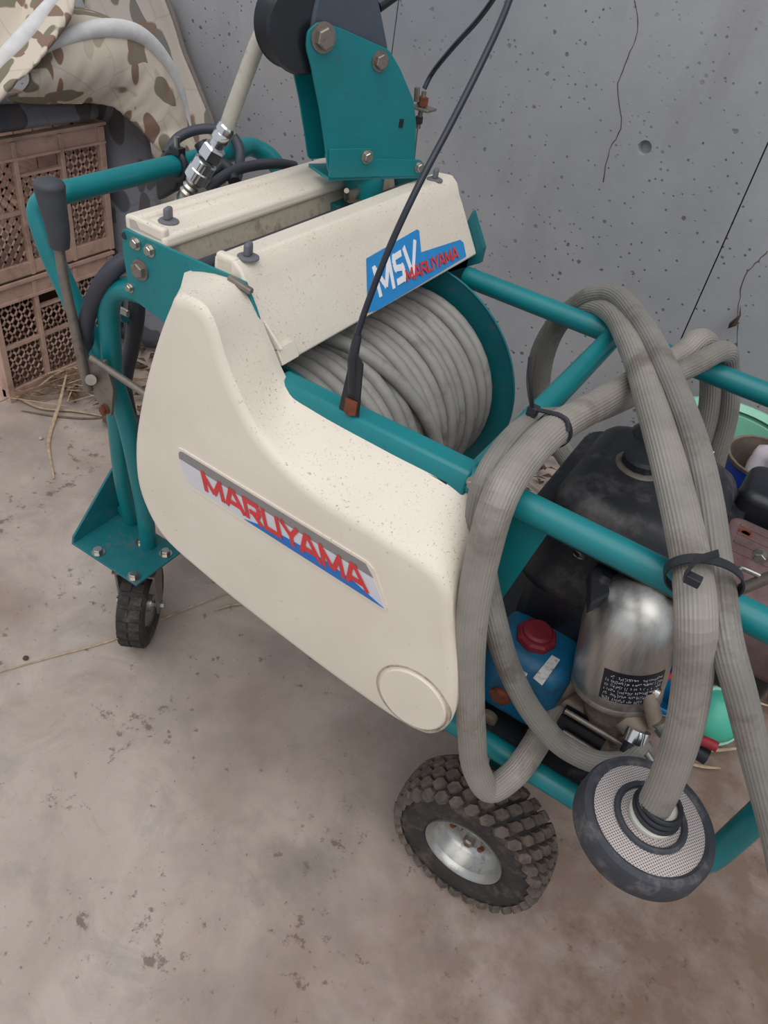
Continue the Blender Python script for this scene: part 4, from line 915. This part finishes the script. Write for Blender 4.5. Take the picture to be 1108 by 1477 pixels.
def crate(x, yc, z, W, D, Hc, label):
    e = empty('harvest_crate', (x-D/2, yc, z)); tag(e, label, 'crate', 'stacked brown crates')
    y0, y1 = yc-W/2, yc+W/2; t = .010; rim = .052
    fr = MB()
    fr.box((x-.006, yc, z+Hc-rim/2), (.012, W, rim)); fr.box((x+.002, yc, z+Hc-.004), (.016, W+.008, .008)); fr.box((x+.002, yc, z+Hc-rim), (.014, W, .006))
    obj('bottom_rail', MB().box((x-.006, yc, z+.018), (.012, W, .036)), 'crate_brown', e, bevel=.002)
    obj('rim', fr, 'crate_brown', e, smooth=20)
    cols = [y0, y0+W*.335, y0+W*.665, y1]; zz = [z+.036, z+.036+(Hc-rim-.036)*.5, z+Hc-rim]
    pn = MB()
    for i in range(3):
        for j in range(2):
            b1_ = zz[j+1]
            if i == 1 and j == 1: b1_ = zz[j+1]-.042
            lattice(pn, cols[i]+.006, cols[i+1]-.006, zz[j], b1_, x-.008)
    obj('lattice', pn, 'crate_brown', e, smooth=0)
    for yy, w_ in ((y0+.009,.020),(cols[1],.013),(cols[2],.013),(y1-.009,.020)):
        obj('post', MB().box((x-.004, yy, z+Hc/2-.006), (.018, w_, Hc-.012)), 'crate_brown', e, bevel=.002)
    obj('rail', MB().box((x-.006, yc, zz[1]), (.012, W-.02, .010)), 'crate_brown', e)
    obj('handle_sill', MB().box((x-.006, yc, zz[2]-.044), (.014, W*.33, .007)), 'crate_brown', e)
    # sides, back and bottom
    for yy in (y0+.005, y1-.005):
        m = MB().box((x-D/2, yy, z+Hc/2), (D-.02, .004, Hc-.02)).box((x-D/2, yy, z+Hc-rim/2), (D-.02, .010, rim)).box((x-D/2, yy, z+.018), (D-.02, .010, .036))
        for k in range(7): m.box((x-.02-(D-.04)*k/6, yy, z+Hc/2), (.014, .010, Hc-.02))
        for k in range(12): m.box((x-D/2, yy, z+.05+(Hc-.12)*k/11), (D-.02, .006, .006))
        obj('side_panel', m, 'crate_brown', e, smooth=20)
    obj('back_panel', MB().box((x-D+.005, yc, z+Hc/2), (.010, W-.01, Hc-.01)), 'crate_brown', e)
    obj('bottom', MB().box((x-D/2, yc, z+.012), (D-.02, W-.02, .008)), 'crate_brown', e)
    return e
crate(-1.79, 1.305, .0, .42, .60, .352, 'brown plastic lattice crate on the floor, lower of the stack')
crate(-1.795, 1.315, .354, .43, .60, .356, 'brown plastic lattice crate stacked on top, under the quilts')

# ================================================================ quilts and cloth
def sheet(name, rows, mat, n=6, thick=.012, wr=.006, seed=1):
    """rows of control points -> smooth wrinkled sheet"""
    R_ = [spl(r, n) for r in rows]; cols = list(zip(*R_)); C = [spl(list(c_), n) for c_ in cols]
    P = [[Vector(p) for p in c_] for c_ in C]
    from mathutils import noise
    for c_ in P:
        for p in c_:
            d_ = noise.noise_vector(Vector(p)*9+Vector((seed,0,0))); p += Vector((d_.x*wr, d_.y*wr*.5, d_.z*wr))
    return MB().grid(P), P
# hanging quilt at the back, leaning on the wall beside the crates
rows = [[(-2.4431, 2.0300, 0.9160), (-2.2164, 2.0300, 0.9555), (-2.0433, 2.0350, 0.9500)],
        [(-2.3118, 1.9800, 0.7673), (-2.1128, 1.9900, 0.8077), (-1.9778, 2.0300, 0.8142)],
        [(-2.2121, 1.9000, 0.6115), (-2.0127, 1.9400, 0.6551), (-1.8828, 2.0200, 0.6981)],
        [(-2.1228, 1.8000, 0.4540), (-1.9277, 1.8600, 0.4984), (-1.7910, 2.0000, 0.5673)],
        [(-2.0264, 1.7200, 0.2699), (-1.8298, 1.7800, 0.2961), (-1.7269, 1.9700, 0.4018)],
        [(-1.9215, 1.6600, 0.0500), (-1.7489, 1.7200, 0.1220), (-1.6827, 1.9400, 0.2311)]]
m, P = sheet('hanging', rows, 'quilt_grey', 6, seed=3, wr=.010)
hq = tag(empty('hanging_quilt', (-1.7,1.85,0)), 'grey leaf-print quilt hanging against the wall behind the crates', 'quilt')
obj('cloth', m, 'quilt_grey', hq, smooth=0, solid=.014)
obj('piping', MB().tube(P[-1], .0085, 10), 'piping_grey', hq)
# folded quilt: arch-shaped roll end on the crates
def roll(name, arch, base, depth, mat, label, pip, seed):
    e = tag(empty(name, V(base[0])), label, 'quilt')
    A = spl(arch, 6); B = spl(base, 6); n = min(len(A), len(B))
    A = [A[int(i*(len(A)-1)/(n-1))] for i in range(n)]; B = [B[int(i*(len(B)-1)/(n-1))] for i in range(n)]
    from mathutils import noise
    P = []
    K = 14
    for i in range(n):
        row = []
        for k in range(K+1):
            t_ = k/K; p = B[i].lerp(A[i], t_); bul = math.sin(math.pi*min(1, t_*.94+.04))**.7
            p = p+Vector((.055*bul, 0, -.0))
            d_ = noise.noise(Vector((i*.45, t_*2.2, seed))); p += Vector((.012*d_*(1-t_), 0, .006*d_*(1-t_)))
            row.append(p)
        ends = []
        for k in range(1, 8):
            ends.append(row[-1]+Vector((-depth*k/7, .02*math.sin(k), .018*math.sin(k*.6))))
        P.append(row+ends)
    obj('cloth', MB().grid(P), mat, e, smooth=0, solid=.01, subsurf=1)
    edge = [r_[K] for r_ in P]
    rs = [pip*(.3+.75*math.sin(math.pi*(i+.5)/len(edge))) for i in range(len(edge))]
    obj('white_edge', MB().tube([p+Vector((.006,0,.004)) for p in edge], rs, 12), 'piping_white', e)
    return e
roll('folded_quilt', [(-1.7000, 1.2345, 0.8899), (-1.7000, 1.2992, 0.9189), (-1.7000, 1.3967, 0.9418), (-1.7000, 1.4806, 0.9467), (-1.7000, 1.5790, 0.9272), (-1.7000, 1.6539, 0.8707), (-1.7000, 1.7061, 0.7995), (-1.7000, 1.7351, 0.7255), (-1.6800, 1.7342, 0.6658)],
     [(-1.7200, 1.1853, 0.8219), (-1.7200, 1.2526, 0.8061), (-1.7200, 1.3296, 0.7964), (-1.7200, 1.4124, 0.7892), (-1.7200, 1.4773, 0.7758), (-1.7000, 1.5143, 0.7516), (-1.6800, 1.5518, 0.7091), (-1.6600, 1.5920, 0.6642), (-1.6600, 1.6699, 0.6280)],
     .42, 'quilt_floral', 'folded floral quilt with white arched edge lying on the crates', .022, 1)
roll('folded_quilt', [(-1.7200, 1.0620, 0.8209), (-1.7200, 1.1366, 0.8547), (-1.7200, 1.1970, 0.8937), (-1.7200, 1.2481, 0.9259), (-1.7200, 1.2969, 0.9615), (-1.7200, 1.3491, 1.0028), (-1.7400, 1.4281, 1.0543)],
     [(-1.6200, 0.9644, 0.8298), (-1.6200, 1.0430, 0.8337), (-1.6200, 1.0996, 0.8677), (-1.6400, 1.1703, 0.8903), (-1.6600, 1.2046, 0.8967), (-1.6600, 1.2152, 0.9054), (-1.7000, 1.2974, 0.9301)],
     .40, 'quilt_floral', 'floral quilt with white diagonal edge at the top left corner', .020, 7)
up_ = [[(-1.8000, 1.2064, 0.9808), (-1.8400, 1.3835, 0.9965), (-1.8600, 1.5909, 1.0340)], [(-1.9000, 1.3124, 1.0531), (-1.9200, 1.4819, 1.0792), (-1.9400, 1.6941, 1.1098)]]
m, P = sheet('top', [[(-1.7000, 1.0718, 0.8517), (-1.7200, 1.2194, 0.9167), (-1.7400, 1.3920, 1.0118)], [(-1.7400, 1.1192, 0.9315), (-1.7800, 1.2787, 0.9827), (-1.8600, 1.5433, 1.0051)], [(-1.8500, 1.2185, 1.0228), (-1.9000, 1.4226, 1.0543), (-1.9500, 1.6720, 1.0489)]], 'quilt_floral', 6, seed=9, wr=.014)
tq = tag(obj('quilt', m, 'quilt_floral', smooth=0, solid=.012), 'cream leaf-print quilt heaped above the white diagonal edge', 'quilt')
# dark cloth: one laid on the crates under the quilts, one falling beside them
rows = [[(-1.8200, 1.1657, 0.7826), (-1.8200, 1.3442, 0.7662), (-1.8200, 1.5396, 0.7449)], [(-1.80,1.13,.725), (-1.80,1.32,.722), (-1.80,1.52,.722)], [(-2.05,1.13,.722), (-2.05,1.32,.722), (-2.05,1.52,.722)]]
m, P = sheet('dark', rows, 'dark_cloth', 5, seed=5, wr=.004)
tag(obj('dark_cloth', m, 'dark_cloth', smooth=0, solid=.008), 'dark grey cloth laid on the top crate under the quilt', 'cloth')
rows = [[(-1.90,1.56,.74), (-1.84,1.60,.745), (-1.80,1.68,.73)], [(-1.88,1.56,.60), (-1.80,1.585,.60), (-1.75,1.67,.58)], [(-1.90,1.56,.42), (-1.79,1.575,.42), (-1.72,1.665,.40)], [(-1.88,1.56,.2), (-1.76,1.57,.2), (-1.68,1.66,.2)], [(-1.85,1.56,.02), (-1.74,1.58,.02), (-1.64,1.66,.02)]]
m, P = sheet('dark2', rows, 'dark_cloth', 5, seed=8, wr=.010)
tag(obj('hanging_cloth', m, 'dark_cloth', smooth=0, solid=.010), 'dark grey leaf-print cloth hanging down the right side of the crates', 'cloth')

# ================================================================ behind the engine: bucket, paint can; on the floor: cups
B0 = V((-0.0566, 1.6200, 0.5009)); bz = B0.z
bk_ = tag(empty('bucket', (.02,1.62,0)), 'mint green plastic bucket with flared lip behind the engine', 'bucket')
BH = bz+.005
obj('body', MB().lathe((.03,1.70,0), (0,0,1), [(.001,.004),(.10,.004),(.105,.0),(.135,BH*.92),(.130,BH*.92),(.10,.010),(.001,.010)], 48, cap=False), 'mint', bk_, smooth=40)
obj('lip', MB().lathe((.03,1.70,0), (0,0,1), [(.133,BH*.90),(.158,BH*.93),(.160,BH*.96),(.150,BH*.965),(.136,BH*.94)], 48, cap=False), 'mint', bk_, smooth=40)
obj('handle_lug', MB().tube(spl([(-.10,1.60,BH*.93), (-.105,1.565,BH*1.03), (-.085,1.545,BH*1.10), (-.055,1.535,BH*1.05), (-.02,1.50,BH*.95)], 6), .014, 12), 'mint', bk_)
pcn = tag(empty('paint_can', (.13,1.42,0)), 'blue and white open can holding a crumpled white bag', 'can')
ct = V((0.0848, 1.3600, 0.6351)); cb_ = Vector((ct.x+.02,1.40,0)); ax_ = (ct-cb_).normalized(); chh = (ct-cb_).length
def canring(r0, h0, h1, mat, nm): return obj(nm, MB().lathe(cb_, ax_, [(r0-.002,h0),(r0,h0),(r0,h1),(r0-.002,h1)], 48, cap=False), mat, pcn, smooth=40)
canring(.066,0,chh,'can_blue','can_body'); canring(.0665,chh-.085,chh-.040,'can_white','can_band'); canring(.0665,chh-.17,chh-.135,'can_white','can_band')
obj('can_rim', MB().lathe(cb_, ax_, [(.064,chh-.003),(.0685,chh-.003),(.0685,chh+.003),(.063,chh+.003),(.062,chh-.10)], 48, cap=False), 'cast_brown', pcn)
bgp = []
for i in range(24):
    a = i/24*2*math.pi; row = []
    for j in range(8):
        t_ = j/7; r_ = .038*(1-t_*.35)*(1+.25*math.sin(3*a+4*t_)); u1, w1, _ = MB().frame(ax_)
        row.append(ct+Vector((.012,.008,0))+ax_*(-.05+.075*t_)+(u1*math.cos(a)+w1*math.sin(a))*r_*(1 if j < 7 else .4))
    bgp.append(row)
tag(obj('plastic_bag', MB().grid(bgp, True), 'bag_white', smooth=0), 'crumpled white plastic bag stuffed in the blue can', 'bag')
# green capped jar and blue tub on the floor beyond the pump
gj = tag(empty('green_jar', (0.2644, 1.3544, 0.0000)), 'turquoise green plastic jar with clear rim lying beyond the strainer', 'jar')
g0 = V((0.2546, 1.3042, 0.0500)); gax = Vector((.25,-.55,.5)).normalized()
obj('body', MB().lathe(g0-gax*.045, gax, [(.045,0),(.055,.01),(.060,.06),(.056,.066)], 32), 'green_cup', gj, smooth=40)
obj('dome', MB().lathe(g0, gax, [(.056,.018),(.052,.036),(.036,.052),(.015,.058),(.001,.059)], 32), 'green_cup', gj, smooth=60)
obj('rim', MB().lathe(g0, gax, [(.060,.012),(.066,.015),(.064,.020),(.058,.020)], 32, cap=False), 'mint', gj, smooth=40)
bt = tag(empty('blue_tub', (0.1874, 1.3173, 0.0000)), 'small blue plastic tub beside the green jar', 'tub')
b0 = V((0.1607, 1.2624, 0.0600))
obj('body', MB().lathe(b0-Vector((0,0,.055)), (-.1,-.15,1), [(.03,0),(.035,.004),(.042,.085),(.045,.09),(.040,.09),(.034,.01),(.001,.01)], 32, cap=False), 'blue_cap', bt, smooth=40)
obj('band', MB().lathe(b0-Vector((0,0,.055)), (-.1,-.15,1), [(.0415,.062),(.0445,.062),(.0455,.072),(.0425,.074)], 32, cap=False), 'blue_cap', bt, smooth=40)
rr_ = tag(obj('red_strap', MB().tube(spl([(0.1108, 1.2096, 0.1300), (0.1235, 1.2447, 0.1300), (0.1473, 1.2848, 0.1200), (0.1771, 1.3372, 0.0900), (0.2162, 1.4222, 0.0120)], 6), .008, 10), 'red_plastic'), 'dull red strap lying behind the blue tub', 'strap')

# ================================================================ straw, reeds and litter on the floor
def blade(pts, w, mat, name, label, cat, group=None):
    P = spl(pts, 6); m = MB(); n = len(P); L_ = []; 
    for i, p in enumerate(P):
        a = P[max(0,i-1)]; b = P[min(n-1,i+1)]; d_ = (b-a).normalized(); s = d_.cross(Vector((0,0,1))); s = s.normalized() if s.length > .01 else Vector((1,0,0))
        k = w*(.35+.65*math.sin(math.pi*min(1,(i+1.5)/(n+1)))); nn_ = s.cross(d_)
        L_.append([p+s*k, p+nn_*k*.35, p-s*k, p-nn_*k*.2])
    m.loft(L_)
    return tag(obj(name, m, mat, smooth=50), label, cat, group)
blade([(-1.0157, 0.4705, 0.0040), (-0.9618, 0.5694, 0.0030), (-0.9036, 0.6746, 0.0030), (-0.8643, 0.7891, 0.0030), (-0.8276, 0.8844, 0.0040), (-0.8040, 0.9415, 0.0040)], .0028, 'straw', 'reed', 'long thin pale reed lying past the castor wheel', 'reed')
blade([(-0.7939, 0.8753, 0.0050), (-0.7807, 0.9029, 0.0050), (-0.7508, 0.9364, 0.0050)], .004, 'straw', 'straw_bit', 'short pale straw bit under the cream side cover', 'straw')
blade([(-1.7308, 1.2551, 0.0600), (-1.6606, 1.1665, 0.0300), (-1.6156, 1.1010, 0.0060), (-1.5530, 1.0354, 0.0040), (-1.4233, 0.9468, 0.0040)], .005, 'straw', 'dry_leaf_blade', 'long bent brown leaf blade on the pale floor', 'leaf blade')
blade([(-1.8453, 1.1093, 0.0140), (-1.7851, 1.1171, 0.0140), (-1.7003, 1.1322, 0.0080), (-1.6289, 1.1832, 0.0080), (-1.5482, 1.2269, 0.0060)], .0065, 'straw', 'dry_leaf_blade', 'pale curved leaf blade running right from the crate foot', 'leaf blade')
blade([(-1.7337, 1.0869, 0.0040), (-1.6452, 1.1348, 0.0040), (-1.5686, 1.1936, 0.0050), (-1.5306, 1.2504, 0.0080)], .004, 'straw_dark', 'dry_leaf_blade', 'thin brown leaf blade lying nearest below the straw heap', 'leaf blade')
blade([(-1.7777, 1.1901, 0.0500), (-1.7750, 1.2498, 0.0500), (-1.7570, 1.3104, 0.0400)], .005, 'straw', 'dry_leaf_blade', 'straight pale leaf blade across the top of the straw', 'leaf blade')
rg = random.Random(21)
for k in range(46):
    px = rg.uniform(-10,175); py = rg.uniform(520,590)-px*.02
    import_z = 0
    base = V((-1.8596, 1.1145, 0.0100)); a0_ = V((-1.6868, 1.4080, 0.0100)); t_ = rg.random()
    p = base.lerp(a0_, t_)+Vector((rg.uniform(-.06,.17), rg.uniform(-.08,.08), rg.uniform(.0,.03)))
    an = rg.choice([.9,1.2,2.0,.3])+rg.uniform(-.4,.4); L_ = rg.uniform(.08,.24); d_ = Vector((math.cos(an), math.sin(an), 0))
    p.x = max(p.x, -1.76)
    e0, e1 = p-d_*L_/2, p+d_*L_/2
    e0.x = max(e0.x, -1.765); e1.x = max(e1.x, -1.765)
    blade([e0+Vector((0,0,rg.uniform(.004,.03))), p+Vector((0,0,rg.uniform(.006,.02))), e1+Vector((0,0,rg.uniform(.004,.03)))], rg.uniform(.002,.0042), rg.choice(['straw','straw_dark','straw_dark']), 'straw_stalk', 'dry straw stalk in the heap at the foot of the crates', 'straw', 'straw heaped at the foot of the crates')
for q in (((0.2457, 1.2171, 0.0200), (0.2860, 1.2398, 0.0200), (0.3430, 1.2922, 0.0200)), ((0.2022, 1.1662, 0.0100), (0.2723, 1.1893, 0.0100), (0.3117, 1.2134, 0.0100)), ((0.2905, 1.4293, 0.0200), (0.3297, 1.4360, 0.0200), (0.3754, 1.4482, 0.0200))):
    blade(list(q), .004, 'straw', 'straw_stalk', 'pale straw stalk on the soil beyond the strainer', 'straw', 'straw beyond the strainer')
for q in (((-0.4330, 1.8392, 0.0200), (-0.3915, 1.8239, 0.0200), (-0.3243, 1.7992, 0.0200)), ((-0.3890, 1.7989, 0.0100), (-0.3523, 1.8195, 0.0100), (-0.3085, 1.7957, 0.0100))):
    blade(list(q), .005, 'straw', 'straw_stalk', 'pale straw stalk between the wall and the fuel tank', 'straw', 'straw behind the tank')
# leaf litter drifted along the wall behind the machine: uncountable
m = MB(); rg = random.Random(5)
for k in range(900):
    x = rg.uniform(-1.75,.55); y = rg.uniform(1.40,2.05) if x > -1.3 else rg.uniform(1.2,2.03); z = rg.uniform(.004,.05)*(1 if y > 1.5 else .5)
    if math.hypot(x-.03,y-1.70) < .19 or math.hypot(x-.1,y-1.4) < .12: continue
    a = rg.uniform(0,6.28); s = rg.uniform(.012,.032); tl = rg.uniform(-.5,.5); u1 = Vector((math.cos(a), math.sin(a), tl)); w1 = Vector((-math.sin(a), math.cos(a), rg.uniform(-.4,.4)))
    c_ = Vector((x,y,z+.006)); q = [c_+u1*s, c_+w1*s*.5+Vector((0,0,.004)), c_-u1*s, c_-w1*s*.5+Vector((0,0,.004))]
    for p in q: p.z = max(p.z, .002)
    m.prism(q, (0,0,.0012))
o = obj('leaf_litter', m, 'litter', smooth=0); tag(o, 'brown dead leaf litter drifted along the wall behind the sprayer', 'leaf litter', kind='stuff')
# pebbles and the dead leaf on the wall
for (p, r_, lb) in (((-1.5876, 1.0382, 0.0040), .006, 'small white pebble on the pale floor near the straw'), ((-1.0023, 0.5286, 0.0040), .006, 'dark pebble on the floor beside the long reed'), ((-0.7278, 1.5470, -0.0000), 0, '')):
    if r_:
        m = MB(); 
        m.lathe(V(p), (0,0,1), [(.0005,-.5*r_),(r_*.8,-.4*r_),(r_,0),(r_*.75,.45*r_),(.0005,.6*r_)], 10)
        tag(obj('pebble', m, 'stone' if 'white' in lb else 'dead_leaf', smooth=60), lb, 'pebble')
lf = [(-0.1078, 2.0550, 0.6369), (-0.0995, 2.0500, 0.6130), (-0.1122, 2.0400, 0.5901), (-0.1096, 2.0450, 0.5737), (-0.0944, 2.0500, 0.5859), (-0.0952, 2.0550, 0.6130)]
tag(obj('wall_leaf', MB().prism(lf, (0,.002,0)), 'dead_leaf', smooth=0), 'withered brown leaf clinging to the wall crack', 'leaf')
